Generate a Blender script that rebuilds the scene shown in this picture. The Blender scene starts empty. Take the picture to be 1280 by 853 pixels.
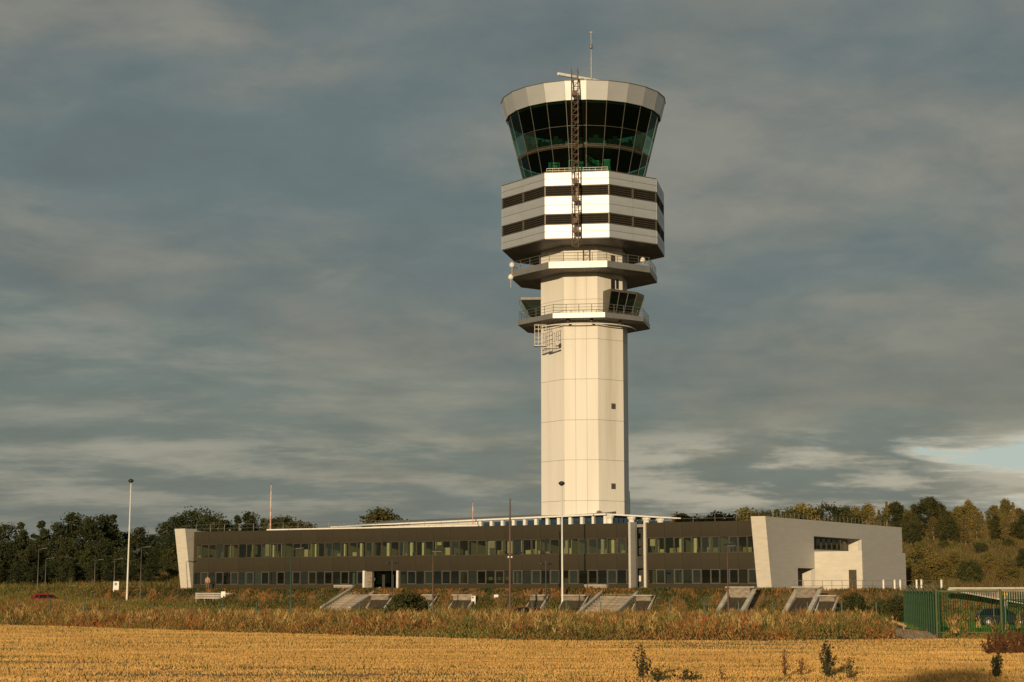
import bpy, math, random
import numpy as np
from mathutils import Vector, Matrix
random.seed(7); RNG = np.random.default_rng(7)
S = bpy.context.scene
COL = S.collection
R = math.radians
# ------------------------------------------------------------------ camera, sky, sun
F, PITCH, EYE = 2200.0, R(8.05), 2.8
cam = bpy.data.cameras.new("camera"); cam.sensor_width = 36; cam.lens = F/1280*36
cam.clip_start = 0.5; cam.clip_end = 12000
co = bpy.data.objects.new("camera", cam); COL.objects.link(co)
co.location = (0, 0, EYE); co.rotation_euler = (R(90)+PITCH, 0, 0); S.camera = co
SUN_EL, SUN_AZ = 7.0, 15.0        # elevation; degrees left of straight behind the camera
S.view_settings.view_transform = 'Standard'; S.view_settings.look = 'None'
S.view_settings.exposure = 0.0; S.view_settings.gamma = 1

sd = Vector((-math.sin(R(SUN_AZ))*math.cos(R(SUN_EL)), -math.cos(R(SUN_AZ))*math.cos(R(SUN_EL)), math.sin(R(SUN_EL))))
sl = bpy.data.lights.new("sun", 'SUN'); sl.energy = 3.9; sl.angle = R(0.6); sl.color = (1.0, 0.76, 0.46)
so = bpy.data.objects.new("sun", sl); COL.objects.link(so)
so.rotation_euler = sd.to_track_quat('Z', 'Y').to_euler(); so.location = (-60, -150, 60)

def nodes_of(tree):
    N, L = tree.nodes, tree.links
    def node(t, **kw):
        n = N.new(t)
        for k, v in kw.items():
            if k in n.inputs.keys() if isinstance(k, str) else False: pass
            setattr(n, k, v)
        return n
    return N, L, node
def setin(L, n, key, v):
    if hasattr(v, 'is_output'): L.new(v, n.inputs[key])
    else: n.inputs[key].default_value = v
class G:
    """small node helper"""
    def __init__(s, tree): s.t = tree; s.N = tree.nodes; s.L = tree.links
    def put(s, n, key, v):
        if hasattr(v, 'is_output'): s.L.new(v, n.inputs[key])
        elif v is not None: n.inputs[key].default_value = v
    def m(s, op, a, b=None, c=None):
        n = s.N.new('ShaderNodeMath'); n.operation = op
        s.put(n, 0, a); s.put(n, 1, b); s.put(n, 2, c); return n.outputs[0]
    def vm(s, op, a, b=None):
        n = s.N.new('ShaderNodeVectorMath'); n.operation = op
        s.put(n, 0, a); s.put(n, 1, b); return n.outputs[0]
    def dot(s, a, b):
        n = s.N.new('ShaderNodeVectorMath'); n.operation = 'DOT_PRODUCT'
        s.put(n, 0, a); s.put(n, 1, b); return n.outputs['Value']
    def comb(s, x, y, z):
        n = s.N.new('ShaderNodeCombineXYZ'); s.put(n, 0, x); s.put(n, 1, y); s.put(n, 2, z); return n.outputs[0]
    def noise(s, v, scale, detail=4, rough=.5, dist=0):
        n = s.N.new('ShaderNodeTexNoise'); s.put(n, 'Vector', v); n.inputs['Scale'].default_value = scale
        n.inputs['Detail'].default_value = detail; n.inputs['Roughness'].default_value = rough
        n.inputs['Distortion'].default_value = dist; return n.outputs['Fac']
    def ramp(s, f, a, b, lo=0., hi=1.):
        n = s.N.new('ShaderNodeMapRange'); n.interpolation_type = 'SMOOTHSTEP'
        s.put(n, 0, f); n.inputs[1].default_value = a; n.inputs[2].default_value = b
        n.inputs[3].default_value = lo; n.inputs[4].default_value = hi; return n.outputs[0]
    def mix(s, f, a, b, blend='MIX'):
        n = s.N.new('ShaderNodeMix'); n.data_type = 'RGBA'; n.blend_type = blend
        s.put(n, 0, f)
        for k, v in ((6, a), (7, b)):
            if not hasattr(v, 'is_output'): v = (*v[:3], 1)
            s.put(n, k, v)
        return n.outputs[2]

W = bpy.data.worlds.new("World"); S.world = W; W.use_nodes = True
g = G(W.node_tree)
for n in list(g.N): g.N.remove(n)
out = g.N.new('ShaderNodeOutputWorld'); bg = g.N.new('ShaderNodeBackground'); bg.inputs[1].default_value = 0.1
g.L.new(bg.outputs[0], out.inputs[0])
sky = g.N.new('ShaderNodeTexSky'); sky.sky_type = 'NISHITA'; sky.sun_disc = False
sky.sun_elevation = R(SUN_EL); sky.sun_rotation = R(180+SUN_AZ); sky.dust_density = 2; sky.air_density = 1.2
tc = g.N.new('ShaderNodeTexCoord'); D = tc.outputs['Generated']
sep = g.N.new('ShaderNodeSeparateXYZ'); g.L.new(D, sep.inputs[0])
dx, dy, dz = sep.outputs
zz = g.m('ADD', g.m('MAXIMUM', dz, 0.0), 0.10)
P2 = g.comb(g.m('DIVIDE', dx, zz), g.m('DIVIDE', dy, zz), 0.0)
z3 = g.m('ADD', g.m('MAXIMUM', dz, 0.0), 0.22)
P3 = g.comb(g.m('DIVIDE', dx, z3), g.m('DIVIDE', dy, z3), 0.0)
n_big = g.noise(g.vm('ADD', P3, (3.1, 1.7, 0)), 0.9, 4, .5, .4)
n_mid = g.noise(g.vm('ADD', P3, (9.2, 5.0, 0)), 2.6, 8, .56, .3)
n_lmp = g.noise(g.vm('ADD', P3, (1.3, 7.7, 2.)), 5.5, 8, .6, .2)
n_fin = g.noise(g.vm('ADD', g.vm('MULTIPLY', P2, (.75, 1., 1.)), (2.0, 8.4, 0)), 1.9, 9, .60, .15)
el = dz
cool, warm = (1.34, 1.70, 1.76), (2.12, 2.08, 1.80)
mixf = g.m('ADD', g.m('MULTIPLY', n_big, .35), g.m('ADD', g.m('MULTIPLY', n_mid, .45), g.m('MULTIPLY', n_lmp, .2)))
c = g.mix(g.ramp(mixf, .39, .59), cool, warm)
c = g.mix(g.m('MULTIPLY', g.ramp(n_mid, .52, .70), .55), c, (2.85, 2.72, 2.28))
c = g.mix(g.m('MULTIPLY', g.ramp(n_mid, .47, .30), .45), c, (1.18, 1.42, 1.48))
tex = g.m('ADD', g.m('MULTIPLY', n_lmp, .5), .75)
# the edge of the closed deck runs down from the left; below it the layer is broken
thr = g.m('ADD', g.m('MULTIPLY', dx, -.17), .112)
thr = g.m('MAXIMUM', g.m('MINIMUM', thr, .175), .095)
dlow = g.m('SUBTRACT', g.m('ADD', el, g.m('MULTIPLY', g.m('SUBTRACT', n_mid, .5), .05)), thr)
low = g.ramp(dlow, -.006, .012, 1, 0)
lowc = g.mix(g.ramp(n_fin, .40, .62), (1.42, 1.78, 1.74), (2.2, 2.25, 1.94))
lowc = g.mix(g.m('MULTIPLY', g.ramp(n_fin, .56, .72), .65), lowc, (3.1, 3.0, 2.5))
lowc = g.mix(g.m('MULTIPLY', g.ramp(dx, -.04, -.2), g.m('MULTIPLY', g.ramp(n_fin, .42, .58), .25)), lowc, (3.2, 3.4, 3.1))
c = g.mix(g.m('MULTIPLY', low, .88), c, lowc)
# darker underside just above that edge
c = g.mix(g.m('MULTIPLY', g.m('MULTIPLY', g.ramp(dlow, .0, .02), g.ramp(dlow, .07, .02)), .35), c, (1.45, 1.55, 1.50))
c = g.mix(1.0, c, g.comb(tex, tex, tex), 'MULTIPLY')
# bright puffs
puff = g.m('MULTIPLY', g.ramp(g.m('ADD', g.m('MULTIPLY', n_fin, .6), g.m('MULTIPLY', n_lmp, .4)), .47, .60), g.m('MULTIPLY', g.ramp(el, .095, .075), g.ramp(el, .03, .05)))
puff = g.m('MULTIPLY', puff, g.ramp(dx, -.02, .12, .25, .9))
c = g.mix(puff, c, (4.6, 4.3, 3.5))
c = g.mix(g.ramp(el, .06, 0, 0, .5), c, (1.85, 1.9, 1.62))
# opening of clear sky low on the right
hx = g.m('SUBTRACT', dx, .300); hz = g.m('SUBTRACT', dz, .068)
hd = g.m('SQRT', g.m('ADD', g.m('POWER', g.m('MULTIPLY', hx, 1.35), 2), g.m('POWER', g.m('MULTIPLY', hz, 3.0), 2)))
hd = g.m('ADD', hd, g.m('ADD', g.m('MULTIPLY', g.m('SUBTRACT', n_fin, .5), .30), g.m('MULTIPLY', g.m('SUBTRACT', n_lmp, .5), .12)))
hole = g.m('MULTIPLY', g.ramp(hd, .040, .064, 1, 0), g.ramp(dy, 0, .3))
rim = g.m('MULTIPLY', g.ramp(hd, .05, .10, 1, 0), g.ramp(dy, 0, .3))
c = g.mix(g.m('MULTIPLY', rim, g.ramp(n_lmp, .40, .58, .25, .95)), c, (6.2, 5.8, 4.7))
c = g.mix(hole, c, (4.7, 5.5, 5.1))
# the far side where the low sun breaks through: only a warmer, a little brighter cloud base, with Nishita sky mixed in
c = g.mix(0.88, sky.outputs[0], c)
g.L.new(c, bg.inputs[0])

# ------------------------------------------------------------------ geometry helpers
def Wp(px, py, Y):
    x, v = (px-640)/F, (426.5-py)/F
    d = Vector((x, math.cos(PITCH)-v*math.sin(PITCH), math.sin(PITCH)+v*math.cos(PITCH)))
    return Vector((0, 0, EYE)) + d*(Y/d.y)
def zat(py, Y): return Wp(640, py, Y).z

class MB:
    def __init__(s): s.v = []; s.f = []
    def add(s, vs, fs):
        k = len(s.v); s.v += [tuple(v) for v in vs]; s.f += [tuple(i+k for i in f) for f in fs]; return s
    def box(s, c, d, rz=0, ry=0, rx=0):
        M = Matrix.Translation(c) @ Matrix.Rotation(rz, 4, 'Z') @ Matrix.Rotation(ry, 4, 'Y') @ Matrix.Rotation(rx, 4, 'X')
        vs = [M @ Vector((x*d[0]/2, y*d[1]/2, z*d[2]/2)) for x in (-1, 1) for y in (-1, 1) for z in (-1, 1)]
        return s.add(vs, [(0,1,3,2),(4,6,7,5),(0,4,5,1),(2,3,7,6),(0,2,6,4),(1,5,7,3)])
    def bar(s, p, q, r, n=6, r2=None):
        p, q = Vector(p), Vector(q); a = (q-p); 
        if a.length < 1e-6: return s
        a.normalize(); u = a.orthogonal().normalized(); w = a.cross(u); r2 = r if r2 is None else r2
        vs = [p+(u*math.cos(2*math.pi*i/n)+w*math.sin(2*math.pi*i/n))*r for i in range(n)]
        vs += [q+(u*math.cos(2*math.pi*i/n)+w*math.sin(2*math.pi*i/n))*r2 for i in range(n)]
        fs = [(i, (i+1) % n, n+(i+1) % n, n+i) for i in range(n)] + [tuple(range(n))[::-1], tuple(range(n, 2*n))]
        return s.add(vs, fs)
    def prism(s, poly, z0, z1):           # poly: list of xy
        n = len(poly)
        return s.add([(x, y, z0) for x, y in poly]+[(x, y, z1) for x, y in poly],
                     [(i, (i+1) % n, n+(i+1) % n, n+i) for i in range(n)]+[tuple(range(n))[::-1], tuple(range(n, 2*n))])
    def loft(s, rings, cap=True):         # rings: lists of 3D points, same count
        n = len(rings[0]); vs = [p for r in rings for p in r]; fs = []
        for k in range(len(rings)-1):
            fs += [(k*n+i, k*n+(i+1) % n, (k+1)*n+(i+1) % n, (k+1)*n+i) for i in range(n)]
        if cap: fs += [tuple(range(n))[::-1], tuple((len(rings)-1)*n+i for i in range(n))]
        return s.add(vs, fs)
    def lathe(s, c, prof, n=16):
        return s.loft([[(c[0]+r*math.cos(2*math.pi*i/n), c[1]+r*math.sin(2*math.pi*i/n), c[2]+z) for i in range(n)] for r, z in prof])
    def hexa(s, a, b):                    # two quads
        return s.loft([a, b])
    def mesh(s, name, mat, smooth=False):
        m = bpy.data.meshes.new(name); m.from_pydata(s.v, [], s.f); m.update()
        if mat: m.materials.append(mat)
        import bmesh
        b = bmesh.new(); b.from_mesh(m); bmesh.ops.recalc_face_normals(b, faces=b.faces); b.to_mesh(m); b.free()
        if smooth: m.polygons.foreach_set('use_smooth', [True]*len(m.polygons))
        return m
    def build(s, name, mat, parent=None, loc=(0, 0, 0), rot=(0, 0, 0), smooth=False, bevel=0, **tags):
        return ob(name, s.mesh(name, mat, smooth), parent, loc, rot, bevel, **tags)
def ob(name, me, parent=None, loc=(0, 0, 0), rot=(0, 0, 0), bevel=0, **tags):
    o = bpy.data.objects.new(name, me); COL.objects.link(o); o.parent = parent
    o.location = loc; o.rotation_euler = rot
    if bevel:
        b = o.modifiers.new('bevel', 'BEVEL'); b.width = bevel; b.segments = 1; b.limit_method = 'ANGLE'
    for k, v in tags.items():
        if v: o[k] = v
    return o
def thing(name, label, category, loc=(0, 0, 0), rz=0, group=None):
    return ob(name, None, None, loc, (0, 0, rz), label=label, category=category, group=group)
def copy_tree(o, parent=None, loc=None, rz=None, label=None, scale=None):
    c_ = o.copy(); COL.objects.link(c_); c_.parent = parent
    if loc is not None: c_.location = loc
    if rz is not None: c_.rotation_euler[2] = rz
    if scale is not None: c_.scale = scale
    if label: c_['label'] = label
    for ch in list(o.children): copy_tree(ch, c_)
    return c_
def np_mesh(name, verts, faces, mat, **tags):     # faces: (n,k) array
    m = bpy.data.meshes.new(name or 'leaves'); n, k = faces.shape
    m.vertices.add(len(verts)); m.vertices.foreach_set('co', verts.astype('f4').ravel())
    m.loops.add(n*k); m.loops.foreach_set('vertex_index', faces.astype('i4').ravel())
    m.polygons.add(n); m.polygons.foreach_set('loop_start', np.arange(0, n*k, k, dtype='i4'))
    m.update(); m.validate()
    if mat: m.materials.append(mat)
    return ob(name, m, **tags) if name else m

# ------------------------------------------------------------------ materials
def mat(name, c1, c2=None, scale=1., rough=.8, metal=0., bump=0., lo=.35, hi=.65, spec=.5, stretch=(1, 1, 1), detail=4, rand=0.,
        c3=None, scale3=.1, lo3=.45, hi3=.6, world=False, bscale=None):
    m = bpy.data.materials.new(name); m.use_nodes = True; g = G(m.node_tree); b = g.N['Principled BSDF']
    b.inputs['Roughness'].default_value = rough; b.inputs['Metallic'].default_value = metal
    b.inputs['Specular IOR Level'].default_value = spec
    if world: v = g.N.new('ShaderNodeNewGeometry').outputs['Position']
    else: v = g.N.new('ShaderNodeTexCoord').outputs['Object']
    v = g.vm('MULTIPLY', v, stretch)
    if c2 is None: c2 = tuple(x*.82 for x in c1)
    nz = g.noise(v, scale, detail)
    col = g.mix(g.ramp(nz, lo, hi), c1, c2)
    if c3: col = g.mix(g.ramp(g.noise(v, scale3, 3), lo3, hi3), col, c3)
    if rand:
        oi = g.N.new('ShaderNodeObjectInfo')
        f = g.m('ADD', g.m('MULTIPLY', oi.outputs['Random'], rand), 1-rand/2)
        cc = g.comb(f, f, f); col = g.mix(1.0, col, cc, 'MULTIPLY')
    g.L.new(col, b.inputs['Base Color'])
    if bump:
        bn = g.N.new('ShaderNodeBump'); bn.inputs['Strength'].default_value = bump; bn.inputs['Distance'].default_value = .05
        g.L.new(g.noise(v, bscale or scale*3, 6), bn.inputs['Height']); g.L.new(bn.outputs[0], b.inputs['Normal'])
    return m
def glass(name, tint, refl=.06, rough=.03, gl=(1, 1, 1), maxr=.9):
    m = bpy.data.materials.new(name); m.use_nodes = True; g = G(m.node_tree)
    for n in list(g.N): g.N.remove(n)
    o = g.N.new('ShaderNodeOutputMaterial'); t = g.N.new('ShaderNodeBsdfTransparent'); t.inputs[0].default_value = (*tint, 1)
    s = g.N.new('ShaderNodeBsdfGlossy'); s.inputs['Roughness'].default_value = rough; s.inputs['Color'].default_value = (*gl, 1)
    fr = g.N.new('ShaderNodeLayerWeight'); fr.inputs['Blend'].default_value = .25
    f = g.m('ADD', g.m('MULTIPLY', fr.outputs['Fresnel'], maxr-refl), refl)
    mx = g.N.new('ShaderNodeMixShader'); g.L.new(f, mx.inputs[0]); g.L.new(t.outputs[0], mx.inputs[1]); g.L.new(s.outputs[0], mx.inputs[2])
    g.L.new(mx.outputs[0], o.inputs[0]); return m
def leafmat(name, c1, c2, c3=None, scale=.5, rough=.8):
    m = bpy.data.materials.new(name); m.use_nodes = True; g = G(m.node_tree); b = g.N['Principled BSDF']
    b.inputs['Roughness'].default_value = rough; b.inputs['Specular IOR Level'].default_value = .2
    v = g.N.new('ShaderNodeNewGeometry').outputs['Position']
    col = g.mix(g.ramp(g.noise(v, scale, 3), .4, .6), c1, c2)
    if c3: col = g.mix(g.ramp(g.noise(v, scale*.23, 2), .5, .68), col, c3)
    wn = g.N.new('ShaderNodeTexNoise'); wn.inputs['Scale'].default_value = 9; g.L.new(v, wn.inputs['Vector'])
    k = g.m('ADD', g.m('MULTIPLY', g.ramp(wn.outputs['Fac'], .3, .7), .6), .68); col = g.mix(1., col, g.comb(k, k, k), 'MULTIPLY')
    oi = g.N.new('ShaderNodeObjectInfo'); k = g.m('ADD', g.m('MULTIPLY', oi.outputs['Random'], .5), .75)
    col = g.mix(1., col, g.comb(k, k, k), 'MULTIPLY')
    g.L.new(col, b.inputs['Base Color']); 
    tr = g.N.new('ShaderNodeBsdfTranslucent'); g.L.new(col, tr.inputs[0]); mx = g.N.new('ShaderNodeMixShader'); mx.inputs[0].default_value = .25
    g.L.new(b.outputs[0], mx.inputs[1]); g.L.new(tr.outputs[0], mx.inputs[2]); g.L.new(mx.outputs[0], g.N['Material Output'].inputs[0])
    return m

M = {}
M['shaft'] = mat('shaft_panel', (.73, .71, .67), (.68, .66, .61), 1.1, .8, bump=.02, rand=.035, stretch=(1, 1, .07), world=True, lo=.3, hi=.75, c3=(.55, .51, .44), scale3=.5, lo3=.50, hi3=.8)
M['joint'] = mat('joint', (.48, .46, .41))
M['clad'] = mat('metal_cladding', (.56, .59, .61), (.52, .545, .565), .8, .52, .60, rand=.07)
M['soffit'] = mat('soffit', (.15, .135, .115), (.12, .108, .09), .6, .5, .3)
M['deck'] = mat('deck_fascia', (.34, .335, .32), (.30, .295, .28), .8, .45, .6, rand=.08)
M['louvre'] = mat('louvre', (.11, .09, .065), (.085, .07, .05), 2, .45, .4)
M['dark'] = mat('dark_void', (.012, .012, .012), rough=.9)
M['steel'] = mat('galvanised_steel', (.27, .26, .245), (.21, .20, .19), 6, .45, .6)
M['rust'] = mat('mast_brown', (.075, .05, .035), (.12, .07, .045), 5, .65, .2)
M['white'] = mat('white_paint', (.75, .74, .70), (.68, .67, .63), 2, .5)
M['mull'] = mat('mullion', (.13, .12, .095), (.10, .09, .075), 3, .5, .25)
M['cabglass'] = glass('cab_glass', (.19, .42, .32), .035, .02, (.42, .62, .55), .45)
M['podglass'] = glass('pod_glass', (.12, .22, .17), .10, .03, (.6, .75, .7))
M['winglass'] = glass('window_glass', (.60, .64, .46), .07, .02, (.80, .84, .66))
M['winglass2'] = glass('window_glass_b', (.50, .54, .39), .17, .03, (.80, .84, .64))
M['lowglass2'] = glass('lower_glass_b', (.22, .26, .19), .19, .03, (.74, .78, .58))
M['lowglass'] = glass('lower_glass', (.26, .32, .24), .08, .02, (.72, .78, .62))
M['blueglass'] = glass('blue_glass', (.2, .32, .36), .25, .03, (.6, .8, .9))
M['spandrel'] = mat('brown_spandrel', (.046, .038, .023), (.037, .031, .019), .25, .27, 0, rand=.10, spec=.5)
M['frame'] = mat('brown_frame', (.075, .058, .038), (.06, .048, .032), 3, .4, .2)
M['framelight'] = mat('grey_frame', (.092, .08, .06), (.08, .07, .053), 3, .5, .1)
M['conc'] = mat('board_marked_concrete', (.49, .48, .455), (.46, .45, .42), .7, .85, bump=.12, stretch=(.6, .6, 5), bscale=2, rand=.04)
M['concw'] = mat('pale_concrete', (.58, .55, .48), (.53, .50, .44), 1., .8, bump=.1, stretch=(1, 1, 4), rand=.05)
M['concmid'] = mat('weathered_concrete', (.46, .44, .39), (.36, .34, .295), 1.4, .85, bump=.3)
M['stone'] = mat('stone_block', (.30, .255, .20), (.19, .155, .12), 2.2, .9, bump=.5, rand=.35, stretch=(1, 1, 3))
M['roof'] = mat('roof_sheet', (.30, .28, .26), (.25, .24, .22), .5, .6, .2)
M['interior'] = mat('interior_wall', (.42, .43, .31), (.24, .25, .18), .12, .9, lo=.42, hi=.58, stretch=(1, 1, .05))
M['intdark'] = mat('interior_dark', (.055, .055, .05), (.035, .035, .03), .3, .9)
M['green_int'] = mat('green_interior', (.20, .42, .32), (.08, .22, .17), .6, .5)
M['greenfence'] = mat('green_painted_steel', (.008, .048, .013), (.006, .038, .010), 2, .6, rand=.15, spec=.25)
M['gategreen'] = mat('gate_frame_paint', (.08, .105, .045), (.065, .09, .035), 2, .6, spec=.3)
M['ladder'] = M['steel']
M['bark'] = mat('bark', (.10, .075, .05), (.06, .045, .03), 4, .95, bump=.4)
M['barkpale'] = mat('pale_bark', (.24, .20, .15), (.12, .095, .07), 3, .95, bump=.3)
M['pole_green'] = mat('pole_green', (.03, .075, .05), rough=.5)
M['pole_brown'] = mat('pole_brown', (.12, .075, .05), rough=.6)
M['black'] = mat('black_plastic', (.02, .02, .02), rough=.5)
M['rubber'] = mat('rubber', (.018, .018, .018), rough=.85)
M['yellow'] = mat('yellow_paint', (.75, .50, .05), rough=.5)
M['leafshade'] = leafmat('shade_dark_leaves', (.040, .052, .021), (.066, .074, .028), None, .35)  # the shade on the left wood is put into this darker leaf colour
M['leafmid'] = leafmat('mid_leaves', (.060, .070, .024), (.095, .09, .03), None, .35)
M['leafolive'] = leafmat('olive_leaves', (.16, .135, .038), (.22, .165, .05), (.11, .11, .032), .35)
M['leafautumn'] = leafmat('turning_leaves', (.18, .13, .045), (.14, .12, .04), (.20, .12, .045), .35)
M['grasstall'] = None

# ------------------------------------------------------------------ plan of the place
F0 = Wp(241, 738, 217).xy; F1 = Wp(947, 738, 181).xy
FD = (F1-F0); FL = FD.length; FD.normalize(); FN = Vector((FD.y, -FD.x))     # FN points to the camera side
if FN.y > 0: FN = -FN
FANG = math.atan2(FD.y, FD.x)
def fp(s, d=0., z=0.): p = F0+FD*s+FN*d; return Vector((p.x, p.y, z))
def px_of(p):
    dep = p[1]*math.cos(PITCH)+(p[2]-EYE)*math.sin(PITCH); return 640+F*p[0]/dep
def spx(px, d=0., z=EYE, fn=fp):
    a, b = -60., 160.
    for _ in range(50):
        m_ = (a+b)/2
        if px_of(fn(m_, d, z)) < px: a = m_
        else: b = m_
    return a
TER = EYE-.05                        # terrace level
ED = 8.0                             # terrace edge in front of the facade
TX, TY = 8.45, 203.0                  # tower axis

terr_poly = [fp(-7, ED).xy, fp(68, ED).xy, Vector((64, 171.5)), Vector((400, 171.5)), Vector((400, 900)), Vector((-80, 900)), Vector((-46, 260))]
def sdist(poly, X, Y):
    """positive inside"""
    d = np.full(X.shape, 1e9); ins = np.zeros(X.shape, bool); n = len(poly)
    for i in range(n):
        a, b = poly[i], poly[(i+1) % n]; ex, ey = b[0]-a[0], b[1]-a[1]
        t = np.clip(((X-a[0])*ex+(Y-a[1])*ey)/(ex*ex+ey*ey), 0, 1)
        d = np.minimum(d, np.hypot(X-a[0]-t*ex, Y-a[1]-t*ey))
        cnd = ((a[1] > Y) != (b[1] > Y)) & (X < ex*(Y-a[1])/(ey if abs(ey) > 1e-9 else 1e-9)+a[0]); ins ^= cnd
    return np.where(ins, d, -d)
def sm(x, a, b): t = np.clip((x-a)/(b-a), 0, 1); return t*t*(3-2*t)
def vnoise(X, Y, s, seed=0):
    r = np.random.default_rng(seed); z = 0
    for k in range(5):
        a = r.uniform(0, 6.28); f_ = s*(1+k*.7); p = r.uniform(0, 6.28)
        z = z+np.sin(X*f_*math.cos(a)+Y*f_*math.sin(a)+p+1.3*np.sin(X*f_*.5+p))/(1+k*.6)
    return z/2.4
def H(X, Y):
    X = np.asarray(X, float); Y = np.asarray(Y, float)
    d = sdist(terr_poly, X, Y)
    mound = TER*np.clip(1+d/5.2, 0, 1)**1.9
    lft = sm(X, -28, -44)
    back = 3.3*sm(Y, 228, 262)*(1-lft)+lft*(1.0*sm(Y, 140, 182)+2.3*sm(Y, 210, 236))
    z = np.maximum(mound, back)
    z = z + 4.2*np.exp(-(((X+47)/7)**2+((Y-258)/10)**2))
    z = z + 8.2*sm(X, 42, 66)*sm(Y, 222, 285)
    rough = .10*vnoise(X, Y, .35, 3)*sm(-d, 0, 3)*sm(Y, 160, 175)
    z = z + rough - .25*sm(Y, 112, 150)*sm(-d, 5, 9)*(Y < 240)
    return z
def h1(x, y): return float(H(np.array([x]), np.array([y]))[0])

# ground sheet out to the horizon
xs = np.unique(np.concatenate([np.linspace(-4500, -300, 12), np.linspace(-300, -90, 22), np.arange(-90, 90.1, 1.0), np.linspace(90, 300, 22), np.linspace(300, 4500, 12)]))
ys = np.unique(np.concatenate([np.linspace(-1500, -50, 8), np.linspace(-50, 140, 39), np.arange(140, 235, .8), np.linspace(235, 320, 44), np.linspace(320, 700, 12), np.linspace(700, 7000, 8)]))
XX, YY = np.meshgrid(xs, ys); ZZ = H(XX, YY)
nx, ny = len(xs), len(ys); idx = np.arange(nx*ny).reshape(ny, nx)
fc = np.stack([idx[:-1, :-1], idx[:-1, 1:], idx[1:, 1:], idx[1:, :-1]], -1).reshape(-1, 4)
M['ground'] = mat('ground_soil_grass', (.16, .10, .04), (.07, .075, .022), .35, .95, bump=.3, c3=(.19, .115, .045), scale3=.13, world=True, lo=.42, hi=.58)
gr = np_mesh('ground', np.stack([XX.ravel(), YY.ravel(), ZZ.ravel()], 1), fc, M['ground'], kind='structure')
gr.data.polygons.foreach_set('use_smooth', [True]*len(gr.data.polygons))

# stubble field
EDGE = [(-150, 262), (-42, 145), (-17, 117), (0, 99.8), (14, 98), (23, 101), (40, 104), (120, 112)]
fieldpoly = EDGE+[(120, -60), (-150, -60)]
M['field'] = mat('straw_soil', (.42, .25, .08), (.30, .17, .055), 1.5, .95, bump=.3, c3=(.24, .20, .06), scale3=.10, lo3=.58, hi3=.7, world=True, stretch=(.35, 1.6, 1))
MB().add([(x, y, .012) for x, y in fieldpoly], [tuple(range(len(fieldpoly)))[::-1]]).build('field', M['field'], kind='structure')

def tris_blades(X, Y, Z, hgt, wid, lean=.25, quad=False, fan=1.57):
    n = len(X); a = RNG.uniform(-fan, fan, n); ca, sa = np.cos(a)*wid/2, np.sin(a)*wid/2
    la = RNG.uniform(0, 2*np.pi, n); lx, ly = np.cos(la)*lean*hgt, np.sin(la)*lean*hgt
    V = np.empty((n, 3, 3))
    V[:, 0] = np.stack([X-ca, Y-sa, Z-.03], 1); V[:, 1] = np.stack([X+ca, Y+sa, Z-.03], 1)
    if quad:
        V4 = np.empty((n, 4, 3)); V4[:, :2] = V[:, :2]
        V4[:, 2] = np.stack([X+ca*.8+lx, Y+sa*.8+ly, Z+hgt], 1); V4[:, 3] = np.stack([X-ca*.8+lx, Y-sa*.8+ly, Z+hgt], 1)
        return V4.reshape(-1, 3), np.arange(n*4).reshape(n, 4)
    V[:, 2] = np.stack([X+lx, Y+ly, Z+hgt], 1)
    return V.reshape(-1, 3), np.arange(n*3).reshape(n, 3)
def wedge(n, y0, y1, k=.33, pad=5):
    Y = np.sqrt(RNG.uniform(y0*y0, y1*y1, n)); X = RNG.uniform(-1, 1, n)*(k*Y+pad); return X, Y

# stubble stalks in drilled rows
X, Y = wedge(520000, 48, 170); X2_, Y2_ = wedge(170000, 48, 84); X = np.concatenate([X, X2_]); Y = np.concatenate([Y, Y2_])
row = .16; ang = R(-14); u = X*math.cos(ang)+Y*math.sin(ang); v = -X*math.sin(ang)+Y*math.cos(ang)
v = np.round(v/row)*row+RNG.normal(0, .02, len(v)); X = u*math.cos(ang)-v*math.sin(ang); Y = u*math.sin(ang)+v*math.cos(ang)
dI = sdist(fieldpoly, X, Y)
vd = (vnoise(X*.22, Y*1.5, .9, 5)+vnoise(X*.3, Y*1.2, .35, 6)+.6*vnoise(X, Y, 1.4, 7))*.5
k = (dI > .1) & (RNG.random(len(X)) < np.clip(.70+.95*vd, .06, 1)); X, Y, vd = X[k], Y[k], vd[k]
M['straw'] = mat('straw', (.65, .40, .12), (.35, .205, .06), .8, .75, world=True, stretch=(.35, 2.8, 1), c3=(.44, .25, .075), scale3=.22, lo3=.48, hi3=.62, detail=8, lo=.4, hi=.62)
vv, ff = tris_blades(X, Y, np.full(len(X), .01), RNG.uniform(.03, .095, len(X))*(1+.35*vd), .026, .55, True, .7)
np_mesh('stubble', vv, ff, M['straw'], kind='stuff', label='golden cut straw stubble standing in rows on the field', category='stubble')
# green weeds coming up through the stubble
X, Y = wedge(90000, 50, 140); q = vnoise(X*.35, Y*1.6, .75, 11)
k = (sdist(fieldpoly, X, Y) > .2) & (q+.35*RNG.random(len(q)) > .50); X, Y = X[k], Y[k]
M['weedgreen'] = leafmat('weed_green', (.10, .15, .03), (.17, .17, .04))
vv, ff = tris_blades(X, Y, np.zeros(len(X)), RNG.uniform(.08, .24, len(X)), .05, .5)
np_mesh('field_weeds', vv, ff, M['weedgreen'], kind='stuff', label='patches of low green weeds growing through the stubble', category='weeds')

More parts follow.
